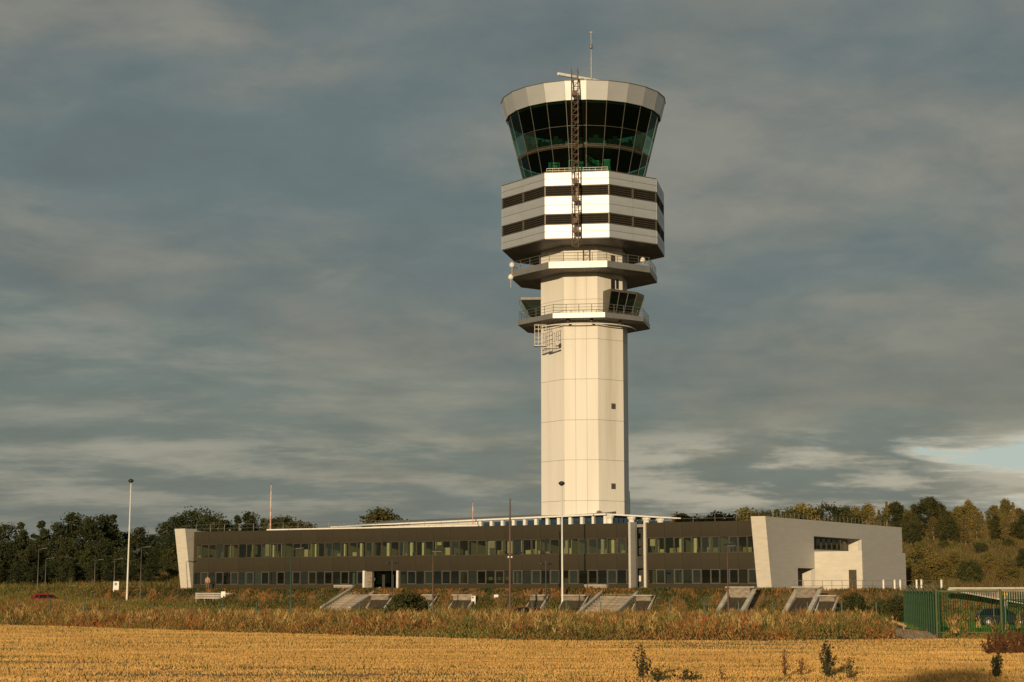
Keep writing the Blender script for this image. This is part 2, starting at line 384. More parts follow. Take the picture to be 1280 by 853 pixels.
# tall grass margin: three kinds by noise
fence_a, fence_b = Vector((26.0, 108.0)), Vector((34.7, 157.0))
lawnpoly = [(27, 109), (80, 111), (90, 164), (34, 164)]
pathpoly = [(22.4, 101.5), (24.3, 101.5), (28.2, 121), (31.4, 150), (29.6, 150), (25.2, 121)]
def grass_pts(n, y0, y1):
    X, Y = wedge(n, y0, y1, .34, 8)
    df = sdist(fieldpoly, X, Y); dt = sdist(terr_poly, X, Y)
    k = (df < RNG.exponential(.45, len(X))-.1) & (dt < -1.5) & (sdist(lawnpoly, X, Y) < -.4) & (sdist(pathpoly, X, Y) < -.35)
    return X[k], Y[k], df[k], dt[k]
M['grassolive'] = leafmat('grass_olive', (.11, .135, .032), (.22, .20, .055), (.045, .07, .02), .8)
M['grassstraw'] = leafmat('grass_straw', (.46, .29, .10), (.22, .14, .045), (.36, .15, .045), .7)
M['grassrust'] = leafmat('grass_rust', (.42, .115, .035), (.17, .085, .03), (.09, .09, .03), .6)
X, Y, df, dt = grass_pts(720000, 97, 232)
fx = 1.5*vnoise(X, Y, .16, 21)+.7*vnoise(X, Y, .5, 22)
dedge = np.maximum(-df, 0)
pr = np.exp(-dedge/16)            # nearer the field the margin is dry and rusty
leftw = sm(X, -10, -34)
fy = 1.3*vnoise(X, Y, .22, 24)+.8*vnoise(X, Y, .8, 25)
wr = .45*pr*(1+1.6*fx)+.35*np.clip(fx-.5, 0, 1); ws = (.50*pr+.2+.25*leftw)*(1+.9*fy); wo = (1-pr)*1.35+.30-.35*fx-.2*fy
tot = np.clip(wr, 0, 9)+ws+np.clip(wo, .05, 9); r_ = RNG.random(len(X))*tot
kr = r_ < np.clip(wr, 0, 9); ks = (~kr) & (r_ < np.clip(wr, 0, 9)+ws); ko = ~(kr | ks)
hh = (.85+.36*vnoise(X, Y, .3, 9)+.30*vnoise(X, Y, 1.1, 10))*RNG.uniform(.45, 1.35, len(X))*np.where((X > 24.5) & (Y < 108), .35, 1)*(1-.35*sm(-dt, 6, 2))
hh *= 1-.5*sm(dedge, 1.2, 0)
kg = (X > 24.5) & (Y < 109.5) & (RNG.random(len(X)) < .7); ko |= kg; kr &= ~kg; ks &= ~kg
for nm, kk, mm, lab, hs in (('tall_grass', ko, 'grassolive', 'olive green tall grass standing between field and building', 1.0),
                        ('dry_grass', ks, 'grassstraw', 'straw coloured dry grass along the edge of the stubble field', 1.05),
                        ('rusty_weeds', kr, 'grassrust', 'rust red dock and sorrel weeds among the tall grass', 1.1)):
    n_ = kk.sum(); hk = hh[kk]*hs
    vv, ff = tris_blades(X[kk], Y[kk], H(X[kk], Y[kk])+RNG.uniform(0, .74, n_)*hk, hk*RNG.uniform(.14, .36, n_), .07, .7, False, 1.1)
    np_mesh(nm, vv, ff, M[mm], kind='stuff', label=lab, category='grass')
X, Y = wedge(5200, 99, 165, .34, 6); k = (sdist(fieldpoly, X, Y) < -.6) & (sdist(terr_poly, X, Y) < -4) & (sdist(lawnpoly, X, Y) < -1) & (sdist(pathpoly, X, Y) < -.6) & (vnoise(X, Y, .4, 61) > -.1)
X, Y = X[k], Y[k]; n_ = 14; hs_ = np.repeat(RNG.uniform(1.0, 1.75, len(X)), n_); Xr, Yr = np.repeat(X, n_), np.repeat(Y, n_); tt = RNG.uniform(.35, 1, len(Xr)); gz = np.repeat(H(X, Y), n_)
M['seedhead'] = leafmat('seed_head', (.24, .10, .04), (.42, .30, .11), (.08, .10, .03), .9)
vv, ff = tris_blades(Xr+RNG.normal(0, .10, len(Xr)), Yr+RNG.normal(0, .1, len(Xr)), gz+tt*hs_*.8, hs_*.2, .07, .5, False, 1.2)
np_mesh('seed_heads', vv, ff, M['seedhead'], kind='stuff', label='brown seed heads and thistles sticking up above the tall grass', category='weeds')
# mound planting and back hill cover
def cover(name, n, box, dens, hgt, wid, mt, lab, seed, thr):
    X = RNG.uniform(box[0], box[1], n); Y = RNG.uniform(box[2], box[3], n); dt = sdist(terr_poly, X, Y); q = vnoise(X, Y, .55, seed)
    k = dens(X, Y, dt) & (q > thr); X, Y, q = X[k], Y[k], q[k]
    vv, ff = tris_blades(X, Y, H(X, Y), RNG.uniform(.4, 1, len(X))*hgt*(.7+.5*np.clip(q, 0, 1)), wid, .7)
    return np_mesh(name, vv, ff, M[mt], kind='stuff', label=lab, category='ground cover')
M['covergreen'] = leafmat('cover_green', (.045, .065, .02), (.085, .09, .028), None, .9)
M['coverorange'] = leafmat('cover_orange', (.36, .18, .06), (.22, .12, .04), None, .9)
fb = lambda X, Y: (X-F0.x)*FN.x+(Y-F0.y)*FN.y
band = lambda X, Y, dt: (dt > -5.8) & (dt < 2.2) & (Y < 222)
def cover2(name, n, hgt, wid, mt, lab, seed, thr, lo=-5.8, hi=1.6):
    s = RNG.uniform(-12, 118, n); X = np.empty(n); Y = np.empty(n)
    d = RNG.uniform(ED-hi, ED-lo, n)
    X = F0.x+FD.x*s+FN.x*d; Y = F0.y+FD.y*s+FN.y*d
    X2 = RNG.uniform(17, 62, n//2); Y2 = RNG.uniform(165, 181, n//2)
    X = np.concatenate([X, X2]); Y = np.concatenate([Y, Y2]); dt = sdist(terr_poly, X, Y); q = vnoise(X, Y, 1.3, seed)+.5*vnoise(X, Y, 3.1, seed+1)+RNG.normal(0, .25, len(X))
    k = (dt > lo) & (dt < hi) & (q > thr)
    keep = k.copy()
    for a, b in NOGROW:
        sx = (X-F0.x)*FD.x+(Y-F0.y)*FD.y; keep &= ~((sx > a) & (sx < b) & (dt > -3.4) & (dt < -.6))
    X, Y, q = X[keep], Y[keep], q[keep]
    vv, ff = tris_blades(X, Y, H(X, Y), RNG.uniform(.4, 1, len(X))*hgt, wid, .7)
    np_mesh(name, vv, ff, M[mt], kind='stuff', label=lab, category='ground cover')
st1 = (spx(432, ED), spx(469, ED)); st2 = (spx(752, ED), spx(798, ED))
WELLS = [(476, 497, 0), (541, 552, 0), (578, 600, 0), (673, 690, 0), (714, 740, 0), (805, 823, 0), (913, 938, 1), (996, 1020, 1), (1032, 1051, 0)]
NOGROW = [(st1[0]-.2, st1[1]+.2), (st2[0]-.2, st2[1]+.2)]+[(spx(a, ED+.3)-.3, spx(b, ED+.3)+.3) for a, b, c in WELLS]
cover2('bank_shrubs', 90000, .42, .13, 'covergreen', 'dark green low shrubs on the bank below the building', 31, .0)
cover2('bank_dry_plants', 90000, .30, .10, 'coverorange', 'orange brown dry plants on the bank below the building', 37, -.25)
M['hilldry'] = leafmat('hill_dry', (.24, .16, .055), (.17, .13, .045), None, .3); M['hillgreen'] = leafmat('hill_green', (.13, .115, .035), (.19, .15, .045), None, .3)
n = 130000; X = RNG.uniform(-75, 110, n); Y = RNG.uniform(226, 300, n); k = (X > 40) | (X < -34)
X, Y = X[k], Y[k]; q = vnoise(X, Y, .3, 41)
for nm, kk, mt_, lab in (('hill_grass', q > 0, 'hillgreen', 'olive rough grass over the hill behind the building'), ('hill_dry_grass', q <= 0, 'hilldry', 'brown dry grass over the hill behind the building')):
    vv, ff = tris_blades(X[kk], Y[kk], H(X[kk], Y[kk]), RNG.uniform(.3, .8, kk.sum()), .16, .5); np_mesh(nm, vv, ff, M[mt_], kind='stuff', label=lab, category='grass')

# lawn, road and path behind the green fence
M['lawn'] = mat('lawn_turf', (.055, .11, .02), (.075, .12, .03), .5, .95, bump=.3, world=True)
M['asphalt'] = mat('asphalt', (.06, .058, .055), (.045, .044, .042), 2, .9, bump=.2)
M['sand'] = mat('sandy_path', (.66, .48, .31), (.52, .37, .22), 2, .95, bump=1., bscale=3)
def sheet(name, poly, dz, mt, step=3.):
    P = [Vector(p) for p in poly]; n = len(P); a, b = P[:n//2], P[n//2:][::-1]; rows = []
    m_ = MB()
    # simple quad strip between first half and reversed second half
    def samp(L_, t):
        t *= len(L_)-1; i = min(int(t), len(L_)-2); return L_[i].lerp(L_[i+1], t-i)
    N1, N2 = 30, 16; vs = []
    for i in range(N1+1):
        p, q = samp(a, i/N1), samp(b, i/N1)
        for j in range(N2+1):
            r = p.lerp(q, j/N2); vs.append((r.x, r.y, h1(r.x, r.y)+dz))
    fs = [(i*(N2+1)+j, i*(N2+1)+j+1, (i+1)*(N2+1)+j+1, (i+1)*(N2+1)+j) for i in range(N1) for j in range(N2)]
    return m_.add(vs, fs).build(name, M[mt], kind='structure')
sheet('lawn', lawnpoly, .03, 'lawn')
sheet('road', [(36, 147.2), (88, 147.2), (88, 151.5), (36, 151.5)], .06, 'asphalt')
sheet('path', pathpoly, .05, 'sand')
X = RNG.uniform(26, 60, 60000); Y = RNG.uniform(109, 163, 60000); k = (sdist(lawnpoly, X, Y) > .2) & ((Y < 147) | (Y > 151.7)); X, Y = X[k], Y[k]
vv, ff = tris_blades(X, Y, H(X, Y), RNG.uniform(.10, .34, len(X)), .06, .5)
M['lawnblade'] = leafmat('lawn_blade', (.07, .17, .03), (.12, .20, .045))
np_mesh('lawn_grass', vv, ff, M['lawnblade'], kind='stuff', label='bright green lawn grass behind the green palisade fence', category='grass')

# ------------------------------------------------------------------ control tower
T0 = h1(TX, TY)
tower = thing('control_tower', 'tall white octagonal air traffic control tower with green glass cab on top', 'control tower', (TX, TY, 0))
def od(t): return Vector((math.sin(R(t)), -math.cos(R(t)), 0))       # outward direction, degrees from the camera side
OC = [14.5, 55.5, 102, 151, 194.5, 235.5, 282, 331]
FAC = [((OC[k]+(OC[(k+1) % 8]+(360 if k == 7 else 0)))/2, (OC[(k+1) % 8]+(360 if k == 7 else 0)-OC[k])/2) for k in range(8)]
def apo(r, k): return r*math.cos(R(FAC[k][1]))
def fw(r, k): return 2*r*math.sin(R(FAC[k][1]))
def octo(r, z, cen=OC): return [od(t)*r+Vector((0, 0, z)) for t in cen]
CA = math.cos(R(22.5)); Yf = lambda r: TY-.916*r
RS = 5.2
z_lowtop, z_lowbot = zat(392, Yf(7.5)), zat(398, Yf(7.5))
z_uptop, z_upbot = zat(328, Yf(8.25)), zat(336, Yf(8.25))
zb = {y: zat(y, Yf(9.7)) for y in (215.8, 232, 245.4, 267.4, 281, 298)}
zs0 = EYE-.2
MB().loft([octo(RS-.16, zs0), octo(RS-.16, zb[298]+.2)]).build('shaft_core', M['joint'], tower)
# cladding plates of the shaft
joints = [zs0]+[zat(y, Yf(RS)) for y in (626, 575, 525, 474, 424)]
st = joints[-1]-joints[-2]
while joints[-1]+st < zb[298]: joints.append(joints[-1]+st)
joints.append(zb[298]+.1)
pmesh = {}
for zi in range(len(joints)-1):
    za, zc = joints[zi], joints[zi+1]; hh_ = round(zc-za, 2)
    for k in range(8):
        pw = fw(RS, k)/3; key = (hh_, k % 4)
        if key not in pmesh: pmesh[key] = MB().box((0, .08, 0), (pw-.02, .16, hh_-.03)).mesh('panel', M['shaft'])
        t = FAC[k][0]; n = od(t)*apo(RS, k); tang = Vector((math.cos(R(t)), math.sin(R(t)), 0))
        for j in (-1, 0, 1):
            p = n+tang*(j*pw); ob('panel', pmesh[key], tower, (p.x, p.y, (za+zc)/2), (0, 0, R(t)))
def on_facet(t_mid, px, py, r):      # point on facet plane (normal t_mid, apothem r) seen at pixel
    n = od(t_mid); 
    for Y_ in np.linspace(TY-12, TY+10, 2200):
        w = Wp(px, py, Y_)-Vector((TX, TY, 0))
        if w.xy.dot(n.xy) <= r: return w
    return w
for py in (508, 608):
    w = on_facet(FAC[0][0], 766.5, py, apo(RS, 0))
    v_ = MB().box((0, -.03, 0), (.55, .1, .62)).build('vent', M['louvre'], tower, w, (0, 0, R(FAC[0][0])))
    m_ = MB()
    for i in (-1, 0, 1): m_.box((0, -.09, i*.18), (.5, .03, .05))
    m_.build('grille', M['steel'], v_)
for px, wd in ((766, .55), (771.5, .35)):
    w = on_facet(FAC[0][0], px, 355.5, apo(RS, 0)); MB().box((0, -.02, 0), (wd, .08, 1.1)).build('opening', M['dark'], tower, w, (0, 0, R(FAC[0][0])))
w = on_facet(FAC[0][0], 766, 324, apo(RS, 0)); MB().box((0, -.02, 0), (.6, .08, .9)).build('service_hatch', M['louvre'], tower, w, (0, 0, R(FAC[0][0])))

# two gallery decks
def deck(r, zt, zbm):
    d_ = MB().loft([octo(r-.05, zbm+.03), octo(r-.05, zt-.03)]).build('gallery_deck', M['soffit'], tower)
    for k in range(8):
        wf = fw(r, k); me = MB().box((0, .04, 0), (wf, .08, zt-zbm)).mesh('fascia_panel', M['deck'])
        t = FAC[k][0]; p = od(t)*apo(r, k); ob('fascia_panel', me, d_, (p.x, p.y, (zt+zbm)/2), (0, 0, R(t)))
    # soffit joints: narrow radial ribs
    rb = MB()
    for k in range(8):
        t = FAC[k][0]; tang = Vector((math.cos(R(t)), math.sin(R(t)), 0)); wf = fw(r, k)
        for j in range(-4, 5):
            a = od(t)*(apo(r, k)-.1)+tang*(j*wf/9); b = od(t)*apo(RS, k)+tang*(j*fw(RS, k)/9)
            rb.bar((a.x, a.y, zbm-.0), (b.x, b.y, zbm-.0), .03, 4)
    rb.build('soffit_joint', M['joint'], d_)
    # railing: each post, two rails
    rl = MB(); rr = r-.15; hgt = 1.02

    pm = MB().bar((0, 0, 0), (0, 0, hgt), .035, 5).mesh('post', M['steel'])
    for k in range(8):
        a, b = od(OC[k])*rr, od(OC[(k+1) % 8])*rr
        for j in range(4):
            p = a.lerp(b, j/4); POST.append((pm, (p.x, p.y, zt)))
        for hz_ in (.35, .68, hgt): rl.bar((a.x, a.y, zt+hz_), (b.x, b.y, zt+hz_), .022 if hz_ < 1 else .03, 5)
    rp = rl.build('railing', M['steel'], tower)
    for pmesh_, loc in POST: ob('post', pmesh_, rp, loc)
    POST.clear()
    return d_
POST = []

deck(8.9, z_uptop, z_upbot); deck(7.95, z_lowtop, z_lowbot)
# curved pipe under the lower deck
m_ = MB(); prev = None
for i in range(25):
    t = -60+i*6; p = od(t)*(RS+.75)+Vector((0, 0, z_lowbot-.42))
    if prev: m_.bar(prev, p, .07, 6)
    prev = p
m_.build('ring_pipe', M['white'], tower)
lm_ = MB().lathe((0, 0, 0), [(.0, -.14), (.16, -.12), (.2, 0), (.2, .2)], 10).mesh('soffit_lamp', M['louvre'])
for t in (-20, 5, 38): p = od(t)*(RS+1.0); ob('soffit_lamp', lm_, tower, (p.x, p.y, z_lowbot-.2))

# big octagonal body
RB = 9.85
b_ = MB().loft([octo(RB-.25, zb[298]+.02), octo(RB-.25, zb[215.8]-.05)]).build('body_core', M['dark'], tower)
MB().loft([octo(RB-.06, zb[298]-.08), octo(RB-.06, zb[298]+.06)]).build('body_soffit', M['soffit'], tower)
def band(za, zc, rows):
    h_ = (zc-za)/rows
    for k in range(8):
        wf = fw(RB, k); me = MB().box((0, .07, 0), (wf/2-.04, .14, h_-.04)).mesh('cladding_panel', M['clad']); t = FAC[k][0]; tang = Vector((math.cos(R(t)), math.sin(R(t)), 0))
        for j in (-.5, .5):
            for i in range(rows):
                p = od(t)*apo(RB, k)+tang*(j*(wf/2)); ob('cladding_panel', me, tower, (p.x, p.y, za+h_*(i+.5)), (0, 0, R(t)))
band(zb[298], zb[281], 2); band(zb[267.4], zb[245.4], 2); band(zb[232], zb[215.8], 2)
for za, zc in ((zb[281], zb[267.4]), (zb[245.4], zb[232])):
    h_ = zc-za; n_ = 5
    for k in range(8):
        wf = fw(RB, k); t = FAC[k][0]; tang = Vector((math.cos(R(t)), math.sin(R(t)), 0)); fr = MB()
        for s_ in (-1, 1): fr.box((0, .05, s_*(h_/2-.04)), (wf/2-.02, .12, .06)).box((s_*(wf/4-.06), .05, 0), (.1, .12, h_-.02))
        fr = fr.mesh('louvre', M['mull']); sl_ = MB().box((0, .10, 0), (wf/2-.2, .16, .05), 0, 0, R(35)).mesh('slat', M['louvre'])
        for j in (-.5, .5):
            p = od(t)*(apo(RB, k)-.03)+tang*(j*wf/2); lo_ = ob('louvre', fr, tower, (p.x, p.y, (za+zc)/2), (0, 0, R(t)))
            for i in range(n_): ob('slat', sl_, lo_, (0, 0, -h_/2+h_*(i+.5)/n_))
MB().loft([octo(RB-.02, zb[215.8]), octo(RB-.02, zb[215.8]+.10)]).build('parapet_cap', M['mull'], tower)
m_ = MB(); zt = zb[215.8]+.1; r_r = RB-.5
a, b = od(-29)*r_r, od(14.5)*r_r
for j in range(11): p = a.lerp(b, j/10); m_.bar((p.x, p.y, zt), (p.x, p.y, zt+.5), .025, 4)
for hz_ in (.25, .5): m_.bar((a.x, a.y, zt+hz_), (b.x, b.y, zt+hz_), .025, 4)
m_.build('roof_railing', M['steel'], tower)

# the glass cab: 24 sides
NC = 24; CT = [15*k for k in range(NC)]
z_ft, z_fb = zat(102.6, Yf(9.7)), zat(126.5, Yf(9.3))
z_g0 = zb[215.8]-.1; z_g1 = z_fb+.1
RG0, RG1 = 6.85, 9.0
def rg(z): return RG0+(RG1-RG0)*(z-z_g0)/(z_g1-z_g0)
def ring(r, z, n=CT): return [od(t)*r+Vector((0, 0, z)) for t in n]
lv = [z_g0, zat(185.5, Yf(7.7)), zat(181, Yf(7.8)), zat(159, Yf(8.2)), z_g1]
for a in range(4):
    if a == 1: continue
    za, zc = lv[a], lv[a+1]; ra, rc = rg(za), rg(zc)
    t0 = math.radians(7.5)
    wa, wc = 2*ra*math.sin(t0), 2*rc*math.sin(t0); ya, yc = -ra*math.cos(t0), -rc*math.cos(t0)
    i_ = .05
    me = MB().hexa([(-wa/2+i_, ya, za+i_), (wa/2-i_, ya, za+i_), (wc/2-i_, yc, zc-i_), (-wc/2+i_, yc, zc-i_)],
                   [(-wa/2+i_, ya+.03, za+i_), (wa/2-i_, ya+.03, za+i_), (wc/2-i_, yc+.03, zc-i_), (-wc/2+i_, yc+.03, zc-i_)])
    # single sheet is enough for a pane seen from outside
    me = MB().add([(-wa/2+i_, ya, za+i_), (wa/2-i_, ya, za+i_), (wc/2-i_, yc, zc-i_), (-wc/2+i_, yc, zc-i_)], [(0, 1, 2, 3)]).mesh('pane', M['cabglass'])
    for t in CT: ob('pane', me, tower, (0, 0, 0), (0, 0, R(t+7.5)))
me = MB().bar((0, -RG0, z_g0), (0, -RG1, z_g1), .042, 4).mesh('mullion', M['mull'])
for t in CT: ob('mullion', me, tower, (0, 0, 0), (0, 0, R(t)))
M['band'] = mat('floor_band', (.11, .08, .05), (.09, .065, .04), 1, .6)
MB().loft([ring(rg(lv[1])+.01, lv[1]+.12), ring(rg(lv[2])+.01, lv[2]-.12)]).build('floor_band', M['band'], tower)
for z in (lv[1], lv[2], lv[3]):
    rr = ring(rg(z)+.02, z); m_ = MB()
    for i in range(NC): m_.bar(rr[i], rr[(i+1) % NC], .024, 4)
    m_.build('transom', M['mull'], tower)
# cab inside: floors, ceiling, core, stair, desks
MB().loft([ring(rg(z_g0)-.2, z_g0-.1), ring(rg(z_g0)-.2, z_g0+.02)]).build('lower_floor', M['intdark'], tower)
MB().loft([ring(RG1-.15, z_g1-.35), ring(RG1-.15, z_g1-.1)]).build('cab_ceiling', M['intdark'], tower)
MB().box((1.3, 2.0, (z_g0+lv[1])/2), (5.0, 2.4, lv[1]-z_g0-.1)).build('stair_core', M['intdark'], tower)
m_ = MB()
for s_, x0_, w_ in ((0, -3.6, 1.3), (1, -.6, .9), (2, .9, 1.5), (3, 2.6, .8)): m_.box((x0_, -4.4+.3*s_, z_g0+1.2+.1*s_), (w_, .1, 2.3+.2*s_))
m_.box((-2.6, -3.4, z_g0+.5), (1.6, .3, .9))
m_.build('green_partition', M['green_int'], tower)
m_ = MB()
for x0_ in (-3.9, -3.1, -.85, .35, 1.2, 1.75): m_.box((x0_, -4.5, z_g0+1.3), (.07, .08, 2.6))
for x0_ in (-3.5, -.6, 1.0): m_.box((x0_, -4.52, z_g0+2.1), (.9, .06, .08))
m_.build('partition_frame', M['intdark'], tower)
m_ = MB().box((-1.9, -4.45, z_g0+1.9), (.07, .06, 1.5)).box((-1.3, -4.45, z_g0+1.9), (.07, .06, 1.5)).box((-1.6, -4.45, z_g0+2.6), (.6, .06, .08))
m_.build('door_frame', M['white'], tower)
m_ = MB()
for i in range(10): m_.box((.1+i*.28, -5., z_g0+2.7-i*.2), (.3, .9, .05))
m_.bar((0, -5.4, z_g0+3.), (2.9, -5.4, z_g0+1.2), .05, 5)
m_.build('inner_stair', M['green_int'], tower)
m_ = MB()
for t in range(-170, 180, 20):
    p = od(t)*(rg(lv[2])-1.3); m_.box((p.x, p.y, lv[2]+.45), (1.7, .7, .9), R(t))
    p = od(t)*(rg(lv[2])-1.0); m_.box((p.x, p.y, lv[2]+1.1), (.55, .08, .4), R(t))
m_.build('controller_desk', M['intdark'], tower)
# fascia of the cab roof
t0 = R(7.5)
ra, rc = 9.2, 9.75
wa, wc = 2*ra*math.sin(t0), 2*rc*math.sin(t0); ya, yc = -ra*math.cos(t0), -rc*math.cos(t0); i_ = .015
q0 = [(-wa/2+i_, ya, z_fb), (wa/2-i_, ya, z_fb), (wc/2-i_, yc, z_ft), (-wc/2+i_, yc, z_ft)]
me = MB().loft([q0, [(x, y+.12, z) for x, y, z in q0]]).mesh('fascia_panel', M['clad'])
for i, t in enumerate(CT): ob('fascia_panel', me, tower, (0, 0, 0), (0, 0, R(t+7.5)))
MB().loft([ring(RG1-.05, z_fb-.02), ring(ra-.06, z_fb-.02), ring(rc-.14, z_ft-.08), ring(rc-.3, z_ft-.05), ring(1.5, z_ft+.0)]).build('cab_roof', M['mull'], tower)
m_ = MB(); rr = ring(rc+.02, z_ft)
for i in range(NC): m_.bar(rr[i], rr[(i+1) % NC], .05, 4)
m_.build('roof_edge', M['mull'], tower)
# climbing mast on the camera side
mp = od(-7.5)*10.15; tg = Vector((math.cos(R(-7.5)), math.sin(R(-7.5)), 0)); nn = od(-7.5)
zm0, zm1 = zat(309, TY-10), zat(87, TY-10)
mast = MB(); hw = .36
cs = [mp+tg*hw-nn*.0, mp-tg*hw-nn*.0, mp-tg*hw+nn*.6, mp+tg*hw+nn*.6]
ns = int((zm1-zm0)/.75)
for c0 in cs: mast.bar((c0.x, c0.y, zm0), (c0.x, c0.y, zm1), .05, 4)
mast.build('mast_rail', M['rust'], tower)
rg_ = MB().bar(cs[0]-mp, cs[1]-mp, .03, 4).bar(cs[2]-mp, cs[3]-mp, .03, 4).bar(cs[0]-mp, cs[3]-mp, .03, 4).bar(cs[1]-mp, cs[2]-mp, .03, 4)
up = Vector((0, 0, .75))
rg_.bar(cs[2]-mp, cs[3]-mp+up, .028, 4).bar(cs[1]-mp, cs[2]-mp+up, .028, 4).bar(cs[3]-mp, cs[0]-mp+up, .028, 4)
rg_ = rg_.mesh('mast_rung', M['rust'])
for i in range(ns): ob('mast_rung', rg_, tower, (mp.x, mp.y, zm0+i*.75))
bx_ = MB().box((0, 0, 0), (.5, .5, .55), R(-7.5)).mesh('junction_box', M['rust'])
for y_ in (118, 228, 250, 277, 289): 
    q = mp+nn*.35; ob('junction_box', bx_, tower, (q.x, q.y, zat(y_, TY-10)))
m_ = MB()
for z in (zb[298]+.4, zb[281], zb[267.4], zb[245.4], zb[232], zb[215.8]):
    a = od(-7.5)*(RB*CA)+tg*.5; b = mp+tg*hw; m_.bar((a.x, a.y, z), (b.x, b.y, z), .05, 4)
    a = od(-7.5)*(RB*CA)-tg*.5; b = mp-tg*hw; m_.bar((a.x, a.y, z), (b.x, b.y, z), .05, 4)
for z in (z_fb+.4, z_ft-.2):
    for s_ in (-1, 1): a = od(-7.5)*9.3+tg*hw*s_; b = mp+tg*hw*s_; m_.bar((a.x, a.y, z), (b.x, b.y, z), .05, 4)
m_.build('mast_bracket', M['rust'], tower)
# radar bar and its pedestal
pA, pB = Wp(697, 92.5, TY-1.7)-Vector((TX, TY, 0)), Wp(757, 102, TY+1.9)-Vector((TX, TY, 0))
pB.z = pA.z
dd = (pB-pA); m_ = MB(); mid = (pA+pB)/2
m_.box(mid, (dd.length, .32, .36), math.atan2(dd.y, dd.x))
m_.build('radar_bar', M['white'], tower, bevel=.06)
MB().lathe((mid.x, mid.y, z_ft-.3), [(.5, 0), (.45, .3), (.25, .5), (.22, mid.z-z_ft), (.35, mid.z-z_ft+.05), (.3, mid.z-z_ft+.2)], 12).build('radar_pedestal', M['steel'], tower)
# thin lightning and aerial mast
q = Wp(739.2, 100, TY+.5)-Vector((TX, TY, 0)); zt = zat(39, TY)
a_ = MB().bar((q.x, q.y, z_ft-.3), (q.x, q.y, zt-3.0), .07, 6).bar((q.x, q.y, zt-3.0), (q.x, q.y, zt), .045, 6).build('aerial_mast', M['steel'], tower)
MB().lathe((q.x, q.y, zat(60, TY)), [(.05, 0), (.19, .1), (.19, .5), (.05, .6)], 8).box((q.x, q.y, zt), (.3, .12, .12)).build('aerial_head', M['steel'], a_)
# small aerial dishes on the gallery rails
def dish(px, py, Y_, par=tower):
    p = Wp(px, py, Y_)-Vector((TX, TY, 0))
    MB().lathe((p.x, p.y, p.z-.3), [(.04, -1.), (.05, -.05), (.28, 0), (.33, .25), (.22, .5), (.02, .62)], 10).build('aerial_dome', M['white'], par, smooth=True)
dish(803.5, 325, TY-3.6); dish(640, 331, TY-2.4); dish(638.5, 346, TY-2.2)
# facade cradle hanging below the lower deck
cz1, cz0 = zat(404.5, Yf(7)), zat(431, Yf(7))
c0 = Wp(675.5, 420, TY-5.2)-Vector((TX, TY, 0)); 
cr = MB(); L_, D_ = 1.3, .8
for x in np.linspace(-L_/2, L_/2, 4):
    for y in (-D_/2, D_/2): cr.bar((c0.x+x, c0.y+y, cz0), (c0.x+x, c0.y+y, cz1), .035, 4)
for z in np.linspace(cz0, cz1, 6):
    for y in (-D_/2, D_/2): cr.bar((c0.x-L_/2, c0.y+y, z), (c0.x+L_/2, c0.y+y, z), .03, 4)
    for x in (-L_/2, L_/2): cr.bar((c0.x+x, c0.y-D_/2, z), (c0.x+x, c0.y+D_/2, z), .03, 4)
cr.box((c0.x, c0.y, cz0), (L_+.1, D_+.1, .1)); cr.build('cradle_cage', M['steel'], tower)
cr = MB()
for i in range(5):
    a = Vector((c0.x+.9+i*.28, c0.y+.1, 0)); cr.bar((a.x, a.y, cz0-.25+.1*i), (a.x, a.y, cz1-.3), .04, 4)
for z in np.linspace(cz0-.2, cz1-.4, 5): cr.bar((c0.x+.7, c0.y+.1, z), (c0.x+2.1, c0.y+.1, z+.1), .035, 4)
cr.box((c0.x+1.2, c0.y+.1, cz0-.2), (1.7, .7, .1)); cr.box((c0.x+1.9, c0.y+.1, cz0+.35), (.35, .5, .5))
cr.build('cradle_winch', M['steel'], tower)

# pods standing on the lower deck
def podshape(top, bot, zt_, zb_, name='lookout_pod', nsub=(1, 3, 1)):
    pod = MB().loft([[(x, y, zt_) for x, y in top], [(x, y, zt_+.28) for x, y in top]]).loft([[(x, y, zb_) for x, y in bot], [(x, y, zb_+.5) for x, y in bot]]).build(name, M['mull'], tower)
    n = len(top); gl = MB(); fr = MB()
    for i in range(n-1):
        a0, a1 = Vector((*bot[i], zb_+.5)), Vector((*bot[i+1], zb_+.5)); b0, b1 = Vector((*top[i], zt_)), Vector((*top[i+1], zt_))
        k = nsub[i] if i < len(nsub) else 1
        for j in range(k+1): fr.bar(a0.lerp(a1, j/k), b0.lerp(b1, j/k), .06 if j in (0, k) else .04, 4)
        for j in range(k):
            MB().add([a0.lerp(a1, j/k), a0.lerp(a1, (j+1)/k), b0.lerp(b1, (j+1)/k), b0.lerp(b1, j/k)], [(0, 1, 2, 3)]).build('pane', M['podglass'] if not (i == 0 and name == 'lookout_pod') else M['mull'], pod)
    fr.build('pod_frame', M['mull'], pod)
    cx, cy = sum(p[0] for p in bot)/n, sum(p[1] for p in bot)/n
    inner = [((x-cx)*.55+cx, (y-cy)*.55+cy) for x, y in bot]
    MB().prism(inner, zb_+.3, zb_+1.2).build('desk', M['intdark'], pod)
zt_ = zat(361, TY-6.3)-.28; zb_ = z_lowtop
top = [(1.95, -4.55), (2.75, -6.35), (5.85, -4.0), (6.85, -1.9), (4.9, -.3)]
bot = [(x*.99-.05 if i in (0, 4) else x*.90, y if i in (0, 4) else y*.90) for i, (x, y) in enumerate(top)]
podshape(top, bot, zt_, zb_)
zt2 = zat(372.5, TY-.6)-.28
top = [(-4.95, -1.1), (-7.45, -.9), (-7.6, 2.4), (-4.9, 3.4)]; bot = [(-4.95, -.9), (-6.35, -.7), (-6.4, 2.2), (-4.9, 3.2)]
podshape(top, bot, zt2, zb_, 'side_pod', (1, 1, 1))

